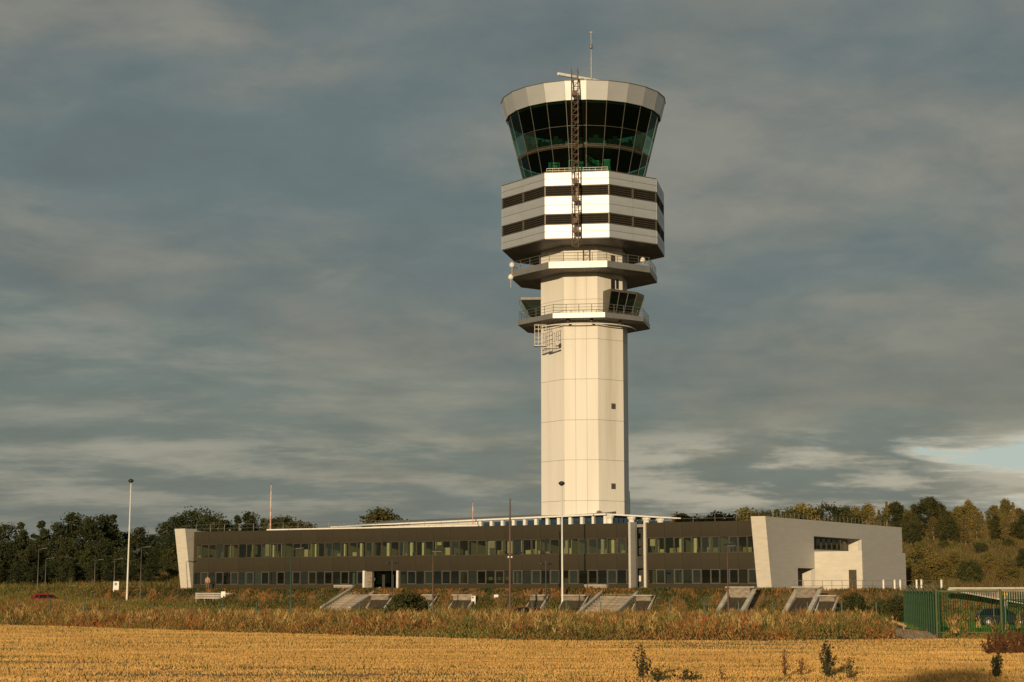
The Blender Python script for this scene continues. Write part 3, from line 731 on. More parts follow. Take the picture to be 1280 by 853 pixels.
# ------------------------------------------------------------------ office building
bz = Vector((F0.x, F0.y, 0))
bld = thing('office_building', 'long low two storey brown glass office building with pale concrete ends below the tower', 'building', bz)
def bp(s, d, z): return fp(s, d, z)-bz
ZT, ZU1, ZU0, ZL1, ZL0 = EYE+7.05, EYE+5.50, EYE+3.80, EYE+2.14, EYE+.64
Gp = Wp(1130, 738, 212).xy
back = Gp-F1; back.normalize()
def fbox(m_, s0, s1, d0, d1, z0, z1): # box in facade frame
    ps = [bp(s0, d0, 0), bp(s1, d0, 0), bp(s1, d1, 0), bp(s0, d1, 0)]
    return m_.prism([(p.x, p.y) for p in ps], z0, z1)
sB0, sB1 = spx(795.5, 0), spx(809, 0)          # break with fins
NL, NR = 52, 12; bw = sB0/NL; bwr = (FL-sB1)/NR
BAYS = [(i*bw, bw) for i in range(NL)]+[(sB1+i*bwr, bwr) for i in range(NR)]
sE0 = round(spx(450, 0)/(2*bw))*2*bw; sE1 = round(spx(508, 0)/(2*bw))*2*bw    # entrance recess
# carcass: roof, floors, back wall
DB = 26.
m_ = MB(); fbox(m_, .05, FL, -DB, -.35, ZT-.45, ZT-.15); m_.build('roof', M['roof'], bld)
for nm, z0, z1 in (('floor_slab', ZL1+.12, ZU0-.25), ('ground_slab', EYE-.3, EYE+.02)):
    m_ = MB(); fbox(m_, .05, FL, -DB, -.35, z0, z1); m_.build(nm, M['intdark'], bld)
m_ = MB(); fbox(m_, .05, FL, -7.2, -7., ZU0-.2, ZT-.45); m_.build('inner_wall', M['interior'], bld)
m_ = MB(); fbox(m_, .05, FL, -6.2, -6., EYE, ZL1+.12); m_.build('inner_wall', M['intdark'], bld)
m_ = MB(); fbox(m_, .05, FL, -DB-.2, -DB, EYE-.3, ZT-.1); m_.build('rear_wall', M['conc'], bld)
# partitions between rooms, columns, blinds and desks behind the upper windows
prt = MB().box((0, 3.3, 0), (.1, 6.0, 1.9)).mesh('partition', M['interior'])
for i in range(1, 17):
    p = bp(i*FL/17+.1, 0, (ZU0+ZU1)/2); ob('partition', prt, bld, p, (0, 0, FANG))
colm = MB().box((0, 0, 0), (.34, .34, 1.85)).mesh('column', M['white'])
for px in (290, 342, 396, 431, 452, 486, 515, 530, 611, 654, 672, 709, 754, 767, 822, 852, 870, 889):
    ob('column', colm, bld, bp(spx(px, -.9, ZU0), -.9, (ZU0+ZU1)/2), (0, 0, FANG))
cl2 = MB().box((0, 0, 0), (.3, .3, 1.5)).mesh('column', M['white'])
for px in (308, 443, 578, 647, 852, 818): ob('column', cl2, bld, bp(spx(px, -1.1, ZL0), -1.1, (ZL0+ZL1)/2), (0, 0, FANG))
rr_ = random.Random(4)
blm = [MB().box((0, 0, 0), (bw*.8, .03, h_)).mesh('blind', M['concw']) for h_ in (.5, .9, 1.5)]
for a, w_b in BAYS:
    u = rr_.random()
    if u < .14: k_ = rr_.choice((0, 0, 1, 1, 2)); h_ = (.5, .9, 1.5)[k_]; ob('blind', blm[k_], bld, bp(a+bw/2, -.6, ZU1-h_/2 if rr_.random() < .4 else ZU0+h_/2+.03), (0, 0, FANG))
    elif u < .5:
        m_ = MB().box((0, 0, 0), (rr_.uniform(.3, .9), .4, rr_.uniform(.15, .45)))
        m_.build('desk_clutter', M['concw'] if rr_.random() < .6 else M['intdark'], bld, bp(a+bw/2+rr_.uniform(-.2, .2), -.9, ZU0+.25), (0, 0, FANG))
for px in (612, 622, 632): MB().box((0, 0, 0), (.85, .05, .35)).build('white_board', M['white'], bld, bp(spx(px, -.8, ZL0), -.8, EYE+1.25), (0, 0, FANG))
MB().box((0, 0, 0), (.9, .05, 1.5)).build('blind', M['interior'], bld, bp(spx(322, -.5, ZL0), -.5, (ZL0+ZL1)/2), (0, 0, FANG))
# spandrel panels: three bands, two bays wide each, and windows bay by bay
def rowpanels(z0, z1, skipE, th=.12, nm='spandrel_panel'):
    me = MB().box((0, th/2, 0), (2*bw-.02, th, z1-z0-.01)).mesh(nm, M['spandrel'])
    me2 = MB().box((0, th/2, 0), (2*bwr-.02, th, z1-z0-.01)).mesh(nm, M['spandrel'])
    for a, w_b in BAYS[::2]:
        if skipE and a+2*w_b > sE0+.6 and a < sE1-.6: continue
        ob(nm, me if w_b == bw else me2, bld, bp(a+w_b, 0, (z0+z1)/2), (0, 0, FANG))
rowpanels(ZU1, ZT, 0); rowpanels(ZL1, ZU0, 0); rowpanels(EYE-.35, ZL0, 1)
def winmesh(w, h, t, fm, gm, gl_in=.05):
    fr = MB(); 
    for s_ in (-1, 1): fr.box((s_*(w/2-t/2), 0, 0), (t, .10, h)).box((0, 0, s_*(h/2-t/2)), (w-2*t, .09, t))
    pn = MB().add([(-w/2+t, .0, -h/2+t), (w/2-t, .0, -h/2+t), (w/2-t, .0, h/2-t), (-w/2+t, .0, h/2-t)], [(0, 1, 2, 3)])
    return fr.mesh('window', M[fm]), pn.mesh('pane', M[gm])
wU = winmesh(bw-.01, ZU1-ZU0, .09, 'frame', 'winglass'); wL = winmesh(bw-.01, ZL1-ZL0, .06, 'frame', 'lowglass'); wL2 = winmesh(bw-.01, ZL1-ZL0, .09, 'framelight', 'lowglass')
wU2 = winmesh(bw-.01, ZU1-ZU0, .05, 'frame', 'winglass')
pU2 = winmesh(bw-.01, ZU1-ZU0, .09, 'frame', 'winglass2')[1]; pL2 = winmesh(bw-.01, ZL1-ZL0, .09, 'frame', 'lowglass2')[1]
for i, (a, w_b) in enumerate(BAYS):
    sc_ = w_b/bw; rg2 = rr_.random()
    w_ = wU if i % 3 else wU2
    o = ob('window', w_[0], bld, bp(a+w_b/2, -.07, (ZU0+ZU1)/2), (0, 0, FANG)); ob('pane', pU2 if rg2 < .35 else w_[1], o, (0, 0, 0), (R(rr_.uniform(-.6, .6)), 0, R(rr_.uniform(-.5, .5)))); o.scale[0] = sc_
    if a+w_b > sE0+.3 and a < sE1-.3: continue
    w_ = (wL, wL2)[i % 2]
    o = ob('window', w_[0], bld, bp(a+w_b/2, -.07, (ZL0+ZL1)/2), (0, 0, FANG)); ob('pane', pL2 if rg2 > (.25 if a > FL*.55 else .8) else w_[1], o, (0, 0, 0), (R(rr_.uniform(-.6, .6)), 0, 0)); o.scale[0] = sc_
# entrance recess
m_ = MB(); fbox(m_, sE0-.15, sE0+.12, -.3, .3, EYE-.4, ZL1+.05); m_.build('entrance_pier', M['white'], bld)
m_ = MB(); fbox(m_, sE1-.16, sE1+.06, -.3, .25, EYE+.2, ZL1+.05); m_.build('entrance_pier', M['white'], bld)
m_ = MB(); fbox(m_, sE0+.13, spx(465, -.3), -.7, -.3, EYE-.3, ZL1); m_.build('entrance_wall', M['stone'], bld)
m_ = MB(); fbox(m_, sE0, sE1, -3.2, -3., EYE-.3, ZL1); dr = m_.build('entrance_back', M['intdark'], bld)
for px in (469, 481, 492):
    m_ = MB(); s_ = spx(px, -2.9); fbox(m_, s_, s_+.9, -2.95, -2.9, EYE, EYE+2.05); m_.build('entrance_door', M['lowglass'], bld)
sq = spx(468, -2.8); MB().box(bp(sq, -2.7, EYE+1.25), (.35, .1, .35)).build('lit_lamp', M['white'], bld)
# break: two pale fins with a dark glazed strip and door between
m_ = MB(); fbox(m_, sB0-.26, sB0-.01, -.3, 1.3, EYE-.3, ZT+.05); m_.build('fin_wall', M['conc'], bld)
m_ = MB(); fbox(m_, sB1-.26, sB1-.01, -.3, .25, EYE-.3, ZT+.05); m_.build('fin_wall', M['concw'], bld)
m_ = MB(); fbox(m_, sB0, sB1-.27, -1.5, -1.3, EYE-.3, ZT-.2); m_.build('break_wall', M['frame'], bld)
for z0, z1 in ((EYE+.1, EYE+2.1), (EYE+2.3, EYE+4.4), (EYE+4.6, EYE+6.8)):
    m_ = MB(); s_ = spx(800, -1.2); fbox(m_, s_-.4, s_+.5, -1.26, -1.2, z0, z1); o = m_.build('door' if z0 < EYE+1 else 'window', M['intdark'], bld)
    m_ = MB(); fbox(m_, s_-.1, s_+.15, -1.19, -1.15, z0+.8, z0+1.4); m_.build('pane', M['white' if z0 < EYE+1 else 'winglass'], o)
# parapet strip
s0_, s1_ = spx(331, 0, ZT), spx(596, 0, ZT)
m_ = MB(); n_ = 9
for i in range(n_):
    a = s0_+(s1_-s0_)*i/n_; b = s0_+(s1_-s0_)*(i+1)/n_-.05
    m_ = MB(); fbox(m_, a, b, -.7, -.35, ZT-.1, ZT+.16); m_.build('coping', M['white'], bld)
# leaning end slabs
def slab(s0, s1, nm='end_slab'):
    prof = [(-.6, EYE-.6), (.15, EYE-.6), (.18, EYE), (1.65, ZT+.35), (-.6, ZT+.35)]
    return MB().loft([[bp(s0, d, z) for d, z in prof], [bp(s1, d, z) for d, z in prof]])
slab(-1.72, -.08).build('end_slab', M['concw'], bld)
slab(FL+.06, FL+1.62).build('end_slab', M['concw'], bld)
m_ = MB(); fbox(m_, -1.5, -.1, -DB, -.61, EYE-.6, ZT+.1); m_.build('end_wall', M['conc'], bld)
# right wing wall: plane from the front slab backwards
Q0 = fp(FL+1.63, 0).xy; WD = (Gp-Q0); WL = WD.length; WD.normalize(); WN = Vector((WD.y, -WD.x))
if WN.dot(Vector((1, -1))) < 0: WN = -WN
def wp(t, d=0., z=0.): p = Q0+WD*t+WN*d; return Vector((p.x-bz.x, p.y-bz.y, z))
def wpW(t, d=0., z=0.): return wp(t, d, z)+bz
tp = lambda px: spx(px, 0, EYE+3, wpW)
def wbox(m_, t0, t1, d0, d1, z0, z1, off=0):
    ps = [wp(t0, d0), wp(t1, d0), wp(t1, d1), wp(t0, d1)]; return m_.prism([(p.x, p.y) for p in ps], z0, z1)
t97, t17, t78, t28 = tp(997), tp(1018), tp(1077.5), tp(1128.5)
Yt = lambda t: wpW(t).y
zW1, zW0 = zat(672.5, Yt((t17+t78)/2)), zat(689, Yt((t17+t78)/2)); zD = zat(710.5, Yt((t97+t17)/2))
ZR = ZT+.33; zR2 = zat(659.5, Yt(t28))
lean = 1.47*(FN.dot(WD))      # leaning front edge along wing direction
def wtop(t): return ZR+(zR2-ZR)*t/t28
def wpoly(name, pts, mt='conc', d0=-.4, d1=0.): 
    return MB().loft([[wp(t, d1, z) for t, z in pts], [wp(t, d0, z) for t, z in pts]]).build(name, M[mt], bld)
tl = spx(959, 0, ZR, wpW)
wpoly('wing_wall', [(.0, EYE-.5), (t97, EYE-.5), (t97, wtop(t97)), (tl, wtop(tl)), (.02, EYE)])
wpoly('wing_wall', [(t97+.01, zD), (t17, zD), (t17, wtop(t17)), (t97+.01, wtop(t97))])
wpoly('wing_wall', [(t17+.01, zW1), (t78, zW1), (t78, wtop(t78)), (t17+.01, wtop(t17))])
wpoly('wing_wall', [(t17+.01, EYE-.5), (t78, EYE-.5), (t78, zW0), (t17+.01, zW0)])
wpoly('wing_wall', [(t78+.01, EYE-.5), (t28, EYE-.5), (t28, wtop(t28)), (t78+.01, wtop(t78))])
# lower block standing out of the wing: a bright face parallel to the facade and a long face parallel to the wing
A0 = wpW(t17, 0).xy
def bl(a, b, z): p = A0+FD*a+WD*b; return Vector((p.x-bz.x, p.y-bz.y, z))
def bisect(fn, px, hi=40.):
    a, b = 0., hi
    for _ in range(50):
        m__ = (a+b)/2
        if px_of(fn(m__)+bz) < px: a = m__
        else: b = m__
    return a
ba = bisect(lambda v: bl(v, 0, EYE+2), 1078); bb = bisect(lambda v: bl(ba, v, EYE+2), 1132.5)
zlow = zat(689, (bl(ba, 0, 0)+bz).y)
def blbox(m_, a0, a1, b0, b1, z0, z1):
    ps = [bl(a0, b0, 0), bl(a1, b0, 0), bl(a1, b1, 0), bl(a0, b1, 0)]; return m_.prism([(p.x, p.y) for p in ps], z0, z1)
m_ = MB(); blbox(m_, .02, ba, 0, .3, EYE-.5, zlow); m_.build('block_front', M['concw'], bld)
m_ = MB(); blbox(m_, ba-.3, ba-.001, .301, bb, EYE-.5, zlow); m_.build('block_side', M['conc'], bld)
m_ = MB(); blbox(m_, .3, ba-.3, .3, bb, zlow-.3, zlow-.05); m_.build('block_roof', M['roof'], bld)
m_ = MB(); blbox(m_, -3.4, -.41, 0, .3, EYE-.3, zD); m_.build('recess_wall', M['concw'], bld)
a0, a1 = bisect(lambda v: bl(v, -.1, EYE+1), 1061), bisect(lambda v: bl(v, -.1, EYE+1), 1070.5); zd = zat(712.5, (bl(a0, 0, 0)+bz).y)
m_ = MB(); blbox(m_, a0, a1, -.05, .02, EYE, zd); dr = m_.build('door', M['frame'], bld)
m_ = MB(); blbox(m_, a0+.1, a0+.16, -.1, -.05, EYE+.9, EYE+1.1); m_.build('handle', M['steel'], dr)
m_ = MB(); wbox(m_, t17-.2, t78-.05, -3, -.41, zW0-.3, zW0+.06); m_.build('recess_ledge', M['concw'], bld)
m_ = MB(); wbox(m_, t17-.4, t78, -3, -.41, zW1, zW1+.2); m_.build('recess_ceiling', M['conc'], bld)
m_ = MB(); wbox(m_, t97-.3, t17+.3, -4, -.42, zD, zD+.2); m_.build('recess_ceiling', M['intdark'], bld)
m_ = MB(); wbox(m_, t97-.3, t97-.0, -4, -.42, EYE-.3, zD-.01); m_.build('recess_side', M['conc'], bld)
J0 = wpW(t78, -.41).xy
def jb(a, b, z): p = J0-FD*a+WD*b; return Vector((p.x-bz.x, p.y-bz.y, z))
MB().loft([[jb(0, 0, z), jb(1.4, 0, z), jb(1.4, .3, z), jb(0, .3, z)] for z in (zW0+.07, zW1-.01)]).build('window_jamb', M['concw'], bld)
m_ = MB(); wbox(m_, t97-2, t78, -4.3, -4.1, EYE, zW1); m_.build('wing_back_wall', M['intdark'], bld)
NWN = 9; wl = (t78-1.0-t17+1.)/NWN
for i in range(NWN):
    w_ = winmesh(wl-.02, zW1-zW0-.14, .12, 'frame', 'winglass'); c_ = wp(t17-1.0+wl*(i+.5), -1.3, (zW1+zW0)/2+.05)
    o = ob('window', w_[0], bld, c_, (0, 0, math.atan2(WD.y, WD.x))); ob('pane', w_[1], o)
m_ = MB(); wbox(m_, 0.1, t28, -14, -.42, ZT-.4, ZT-.2); m_.build('wing_roof', M['roof'], bld)
# rear return wall of the wing
m_ = MB(); m_.loft([[wp(t28, -.41, EYE-.5), wp(t28+.0, -16, EYE-.5), wp(t28-.3, -16, EYE-.5), wp(t28-.3, -.41, EYE-.5)], [wp(t28, -.41, zR2), wp(t28, -16, zR2), wp(t28-.3, -16, zR2), wp(t28-.3, -.41, zR2)]]); m_.build('wing_return', M['conc'], bld)

# clerestory pavilion on the roof at the tower foot
DC = -5.0
sa, sb, sc = spx(426, DC, ZT), spx(601, DC, ZT), spx(757, DC, ZT)
za_, zc_ = zat(659.5, fp(sa, DC).y), zat(644.0, fp(sc, DC).y)
def ze(s): return za_+(zc_-za_)*(s-sa)/(sc-sa)
# far facet
C1 = fp(sc, DC).xy; CD = Vector((.985, .17)).normalized()
def cp(a, d, z): p = C1+CD*a+Vector((CD.y, -CD.x))*d; return Vector((p.x-bz.x, p.y-bz.y, z))
def cpx(px, z):
    a, b = 0., 30.
    for _ in range(40):
        m__ = (a+b)/2
        if px_of(cp(m__, 0, z)+bz) < px: a = m__
        else: b = m__
    return a
ce = cpx(838, ZT+1); zce = zat(649., (cp(ce, 0, 0)+bz).y)
# sheet roof with eave fascia
def roofpiece(pa, pb, za, zb2, inn, rise, nm):
    a0_, b0_ = Vector((pa.x, pa.y, za)), Vector((pb.x, pb.y, zb2)); i2 = Vector((inn.x, inn.y, rise))
    up_ = Vector((0, 0, .12))
    return MB().loft([[a0_, b0_, b0_+i2, a0_+i2], [a0_+up_, b0_+up_, b0_+i2+up_, a0_+i2+up_]]).build(nm, M['roof'], bld)
inv = Vector((-FN.x*13, -FN.y*13, 0))
a0_, b0_ = bp(sa-1, DC+.6, 0), bp(sc+.3, DC+.6, 0); a0_.z, b0_.z = za_, zc_
b1_ = Vector((TX+3.5-bz.x, TY-3-bz.y, zc_+.55)); a1_ = Vector((a0_.x+inv.x, a0_.y+inv.y, za_+1.1)); u_ = Vector((0, 0, .12))
MB().loft([[a0_, b0_, b1_, a1_], [a0_+u_, b0_+u_, b1_+u_, a1_+u_]]).build('pavilion_roof', M['roof'], bld)
roofpiece(cp(-.1, .6, 0), cp(ce+1.0, .6, 0), zc_+.01, zce, Vector((-6, 8, 0)), .1, 'pavilion_roof')
m_ = MB(); A_, B_ = bp(sa-1.05, DC+.68, 0), bp(sc+.35, DC+.68, 0)
m_.loft([[(A_.x, A_.y, za_+.0), (A_.x, A_.y, za_+.15), (A_.x-FN.x*.07, A_.y-FN.y*.07, za_+.15), (A_.x-FN.x*.07, A_.y-FN.y*.07, za_+.0)],
         [(B_.x, B_.y, zc_-.02), (B_.x, B_.y, zc_+.16), (B_.x-FN.x*.07, B_.y-FN.y*.07, zc_+.16), (B_.x-FN.x*.07, B_.y-FN.y*.07, zc_-.02)]]); m_.build('eave_fascia', M['white'], bld)
A_, B_ = cp(0, .68, 0), cp(ce+1, .68, 0)
m_ = MB().loft([[(A_.x, A_.y, zc_-.02), (A_.x, A_.y, zc_+.15), (A_.x, A_.y+.07, zc_+.15), (A_.x, A_.y+.07, zc_-.02)], [(B_.x, B_.y, zce-.02), (B_.x, B_.y, zce+.12), (B_.x, B_.y+.07, zce+.12), (B_.x, B_.y+.07, zce-.02)]]); m_.build('eave_fascia', M['white'], bld)
pts0 = [bp(sa, DC, ZT-.5), bp(sb, DC, ZT-.5), bp(sb, DC-.25, ZT-.5), bp(sa, DC-.25, ZT-.5)]
pts1 = [bp(sa, DC, ze(sa)-.1), bp(sb, DC, ze(sb)-.1), bp(sb, DC-.25, ze(sb)-.1), bp(sa, DC-.25, ze(sa)-.1)]
MB().loft([pts0, pts1]).build('pavilion_wall', M['white'], bld)
NW_ = 11
for i in range(NW_+1):
    s_ = sb+(sc-sb)*i/NW_; p = bp(s_, DC+.03, 0); zt_ = ze(s_)-.03
    MB().box((p.x, p.y, (ZT-.5+zt_)/2), (.34, .3, zt_-ZT+.5), FANG).build('pavilion_pier', M['white'], bld)
    if i < NW_:
        p = bp(s_+(sc-sb)/NW_/2, DC-.1, 0); w2 = (sc-sb)/NW_-.36
        o = MB().box((p.x, p.y, (ZT-.5+zt_-.1)/2), (w2, .04, zt_-ZT+.3), FANG).build('pavilion_window', M['blueglass'], bld)
        MB().box((p.x, p.y, ZT-.1), (w2, .08, .12), FANG).build('sill', M['white'], o)
for px in (762, 789, 807.5, 825):
    a = cpx(px, ZT+1); p = cp(a, .12, 0); zt_ = zc_+(zce-zc_)*a/ce-.03
    MB().lathe((p.x, p.y, ZT-.5), [(.32, 0), (.32, zt_-ZT+.1), (.5, zt_-ZT+.4), (.5, zt_-ZT+.5)], 10).build('round_column', M['white'], bld)
n_ = 14
for i in range(n_):
    a, b = ce*i/n_, ce*(i+1)/n_-.08; zz_ = zc_+(zce-zc_)*(i+.5)/n_-.2
    q_ = [cp(a, -.2, 0), cp(b, -.2, 0), cp(b, -.24, 0), cp(a, -.24, 0)]
    MB().prism([(p.x, p.y) for p in q_], ZT-.5, zz_).build('pavilion_window', M['blueglass'], bld)
m_ = MB(); q_ = [cp(-1, -2.2, 0), cp(ce, -2.2, 0), cp(ce, -2.3, 0), cp(-1, -2.3, 0)]; m_.prism([(p.x, p.y) for p in q_], ZT-.5, zce-.2); m_.build('inner_wall', M['intdark'], bld)
m_ = MB(); fbox(m_, sa+1, sc-1, DC-2.4, DC-2.3, ZT-.5, za_-.1); m_.build('inner_wall', M['intdark'], bld)

# roof railings
def railing(pts, hgt, step, mt='steel', name='roof_railing', parent=None, r=.03, rails=(.5, 1.), panel=None):
    rl = MB(); posts = []
    for a, b in zip(pts[:-1], pts[1:]):
        a, b = Vector(a), Vector(b); n = max(1, int(round((b-a).length/step)))
        for j in range(n): posts.append(a.lerp(b, j/n))
        for k in rails: rl.bar(a+Vector((0, 0, hgt*k)), b+Vector((0, 0, hgt*k)), r*.8, 4)
    posts.append(Vector(pts[-1])); rp_ = rl.build(name, M[mt], parent); pm = MB().bar((0, 0, 0), (0, 0, hgt), r, 4).mesh('post', M[mt])
    for p in posts: ob('post', pm, rp_, p)
    return rp_
railing([bp(spx(245, -1.2, ZT), -1.2, ZT-.1), bp(spx(430, -1.2, ZT), -1.2, ZT-.1), bp(spx(594, -1.2, ZT), -1.2, ZT-.1)], 1.0, 2.2, 'mull', parent=bld, r=.028)
railing([bp(spx(840, -1.5, ZT), -1.5, ZT-.1), bp(FL-.3, -1.5, ZT-.1)], 1.0, 2.2, 'mull', parent=bld, r=.028)
railing([wp(2.5, -1., ZT-.1), wp(t28-2, -1., wtop(t28)-.3)], 1.05, 1.15, 'mull', parent=bld, r=.03, rails=(1.,))

# ------------------------------------------------------------------ terrace, stairs and window wells on the bank
# front stairs
def stair(pl, pr, dtop, dbot, label, ztop=EYE+.05, zbot=.45, n=11):
    s0, s1 = spx(pl, ED), spx(pr, ED); root = thing('outdoor_staircase', label, 'stairs', fp(s0, ED, 0), 0, 'stone stairs up the bank')
    b0 = root.location.copy(); q = lambda s, d, z: fp(s, d, z)-b0
    def bx(m_, a, b, c, e, z0, z1): ps = [q(a, c, 0), q(b, c, 0), q(b, e, 0), q(a, e, 0)]; return m_.prism([(p.x, p.y) for p in ps], z0, z1)
    st_ = (dbot-dtop)/n; rise = (ztop-zbot)/n
    me = None
    m0 = bx(MB(), s0+.4, s1-.4, dtop, dtop+st_-.01, ztop-1*rise-.5, ztop-1*rise).mesh('step', M['stone'])
    for i in range(n):
        off = FN*(st_*i); ob('step', m0, root, (off.x, off.y, -rise*i))
    for a, b in ((s0, s0+.28), (s1-.28, s1)):
        MB().loft([[q(a, dtop-.4, ztop+.1), q(b, dtop-.4, ztop+.1), q(b, dtop-.4, ztop+.26), q(a, dtop-.4, ztop+.26)],
                   [q(a, dbot+.2, zbot-.05), q(b, dbot+.2, zbot-.05), q(b, dbot+.2, zbot+.12), q(a, dbot+.2, zbot+.12)]]).build('stair_coping', M['concmid'], root)
        MB().loft([[q(a+.04, dtop-.4, ztop-2.6), q(b-.04, dtop-.4, ztop-2.6), q(b-.04, dtop-.4, ztop+.1), q(a+.04, dtop-.4, ztop+.1)],
                   [q(a+.04, dbot+.2, zbot-.7), q(b-.04, dbot+.2, zbot-.7), q(b-.04, dbot+.2, zbot-.05), q(a+.04, dbot+.2, zbot-.05)]]).build('stair_side', M['stone'], root)
    m_ = bx(MB(), s0-2.6, s0-.05, dtop-1.2, dtop-.8, ztop-.3, ztop+.42); m_.build('low_wall', M['stone'], root)
    m_ = bx(MB(), s0-2.6, s0-.05, dtop-1.25, dtop-.75, ztop+.42, ztop+.5); m_.build('low_wall_cap', M['concmid'], root)
    m_ = bx(MB(), s1+.05, s1+3.4, dtop-1.2, dtop-.8, ztop-.3, ztop+.15); m_.build('low_wall', M['stone'], root)
    return root
stair(432, 470, 7.4, 12.6, 'stone staircase up the bank to the recessed entrance, left one of the two', zbot=.9)
stair(751, 799, 7.4, 13.4, 'wide stone staircase up the bank below the two pale fins, right one of the two')
def well(pl, pr, big, label):
    s0, s1 = spx(pl, ED+.3), spx(pr, ED+.3); root = thing('window_well', label, 'light well', fp(s0, ED, 0), 0, 'slanted concrete light wells in the bank')
    b0 = root.location.copy(); q = lambda s, d, z: fp(s, d, z)-b0
    zt, zb_, dt, db = (EYE+.22, .55, ED+.2, ED+3.6) if big else (EYE-.58, .95, ED+1.9, ED+3.0)
    w = .42 if big else .13; lh = .95 if big else .48
    def bx(m_, a, b, c, e, z0, z1): ps = [q(a, c, 0), q(b, c, 0), q(b, e, 0), q(a, e, 0)]; return m_.prism([(p.x, p.y) for p in ps], z0, z1)
    for a, b in ((s0-w, s0), (s1, s1+w)):
        MB().loft([[q(a, dt-.6, zt-.02), q(b, dt-.6, zt-.02), q(b, dt-.1, zt-.5), q(a, dt-.1, zt-.5)][::1],
                   [q(a, db, zb_), q(b, db, zb_), q(b, db-.3, zb_-.4), q(a, db-.3, zb_-.4)]]).build('slanted_kerb', M['concmid'], root)
    bx(MB(), s0+.01, s1-.01, dt-.1, dt+.25, zt-lh, zt-.04).build('lintel', M['stone'], root)
    bx(MB(), s0-w-.05, s1+w+.05, dt-.65, dt+.32, zt-.0, zt+.1).build('lintel_cap', M['concmid'], root)
    MB().loft([[q(s0, dt+.3, zt-lh), q(s1, dt+.3, zt-lh), q(s1, dt+.1, zt-lh), q(s0, dt+.1, zt-lh)],
               [q(s0, db-.2, zb_-.0), q(s1, db-.2, zb_-.0), q(s1, db-.5, zb_-.3), q(s0, db-.5, zb_-.3)]]).build('dark_opening', M['frame'], root)
    m_ = MB()
    for i in range(4): s_ = s0+(s1-s0)*(i+.5)/4; m_.bar(q(s_, dt+.33, zt-lh-.02), q(s_, db-.15, zb_+.05), .03, 4)
    m_.build('grille', M['rust'], root)
wl_lab = ['small light well just right of the entrance stairs behind a white sign box', 'small slanted light well with stone lintel right of the green bush',
 'small light well with a white notice board standing before it', 'small light well left of the tall white lamp post', 'small light well just left of the wide right staircase',
 'small slanted light well just right of the wide staircase', 'large light well with broad pale kerbs left of the leaning end slab', 'large light well with broad pale kerbs below the terrace railing', 'small light well with timber coloured frame, rightmost on the bank']
for (a, b, big), lab in zip(WELLS, wl_lab): well(a, b, big, lab)

# terrace railing and bollards on the right
tr = thing('terrace_railing', 'grey metal railing along the terrace edge in front of the pale concrete wing', 'railing', (26, 172, 0))
def rel(px, py, Y_, b): return Wp(px, py, Y_)-b
r0 = Vector((26, 172, 0))
pA_, pB_, pC_ = Wp(993, 738, 176), Wp(1040, 738, 176), Wp(1192, 738, 178)
zt_ = TER-.05
railing([Vector((p.x, p.y, zt_))-r0 for p in (Wp(993, 738, 180), pA_, pB_, pC_)], 1.02, 1.05, 'mull', 'railing_bars', tr, r=.03, rails=(.15, .5, 1.))
railing([Vector((p.x, p.y, zt_))-r0 for p in (pC_, Wp(1300, 738, 184))], .7, 1.3, 'mull', 'railing_bars', tr, r=.025, rails=(1.,))
bm = None
for i, (px, d_) in enumerate(((1104.5, 172), (1118.5, 172), (1125.5, 172), (1146, 172), (1152, 172), (1177, 172))):
    p = Wp(px, 738, d_+3)
    if i == 0:
        first = b_ = thing('bollard', '', 'bollard', (p.x, p.y, TER), 0, 'pale bollards on the terrace')
        MB().lathe((0, 0, 0), [(.10, -.2), (.10, .98), (.09, 1.0)], 12).build('bollard_post', M['white'], b_)
        MB().lathe((0, 0, .99), [(.10, 0), (.12, .03), (.12, .07), (.02, .1)], 12).build('bollard_cap', M['concw'], b_)
    else: b_ = copy_tree(first, None, (p.x, p.y, TER))
    b_['label'] = ['pale bollard in front of the wing, first from the left', 'pale bollard in front of the wing, second from the left', 'pale bollard in front of the wing, third from the left',
                   'pale bollard past the wing corner, left one of the tall pair', 'pale bollard past the wing corner, right one of the tall pair', 'lone pale bollard nearest the ramp wall'][i]
# retaining wall with slanting coping
rw = thing('retaining_wall', 'long grey stone retaining wall with pale coping slanting down beside the ramp', 'wall', (50, 170, 0))
b0 = Vector((50, 170, 0))
A_, B_ = Wp(1186, 737, 168)-b0, Wp(1420, 737, 168)-b0; C_ = Wp(1420, 788, 163)-b0
ztp = EYE+.12
m_ = MB(); n_ = 36
m_.loft([[(A_.x, A_.y, ztp-.3), (B_.x, B_.y, ztp-2.6), (B_.x, B_.y+.4, ztp-2.6), (A_.x, A_.y+.4, ztp-.3)], [(A_.x, A_.y, ztp), (B_.x, B_.y, ztp), (B_.x, B_.y+.4, ztp), (A_.x, A_.y+.4, ztp)]]); m_.build('wall_face', M['stone'], rw)
for i in range(14):
    a, b = A_.lerp(B_, i/14), A_.lerp(B_, (i+1)/14); MB().box(((a.x+b.x)/2, a.y+.2, ztp+.06), ((b-a).length-.03, .5, .12)).build('coping_stone', M['concw'], rw)
MB().loft([[(A_.x-.2, A_.y-.5, ztp), (A_.x-.2, A_.y-.1, ztp), (A_.x-.2, A_.y-.1, ztp-.14), (A_.x-.2, A_.y-.5, ztp-.14)], [(C_.x, A_.y-.5, ztp-3.0), (C_.x, A_.y-.1, ztp-3.0), (C_.x, A_.y-.1, ztp-3.14), (C_.x, A_.y-.5, ztp-3.14)]]).build('slanting_coping', M['concmid'], rw)

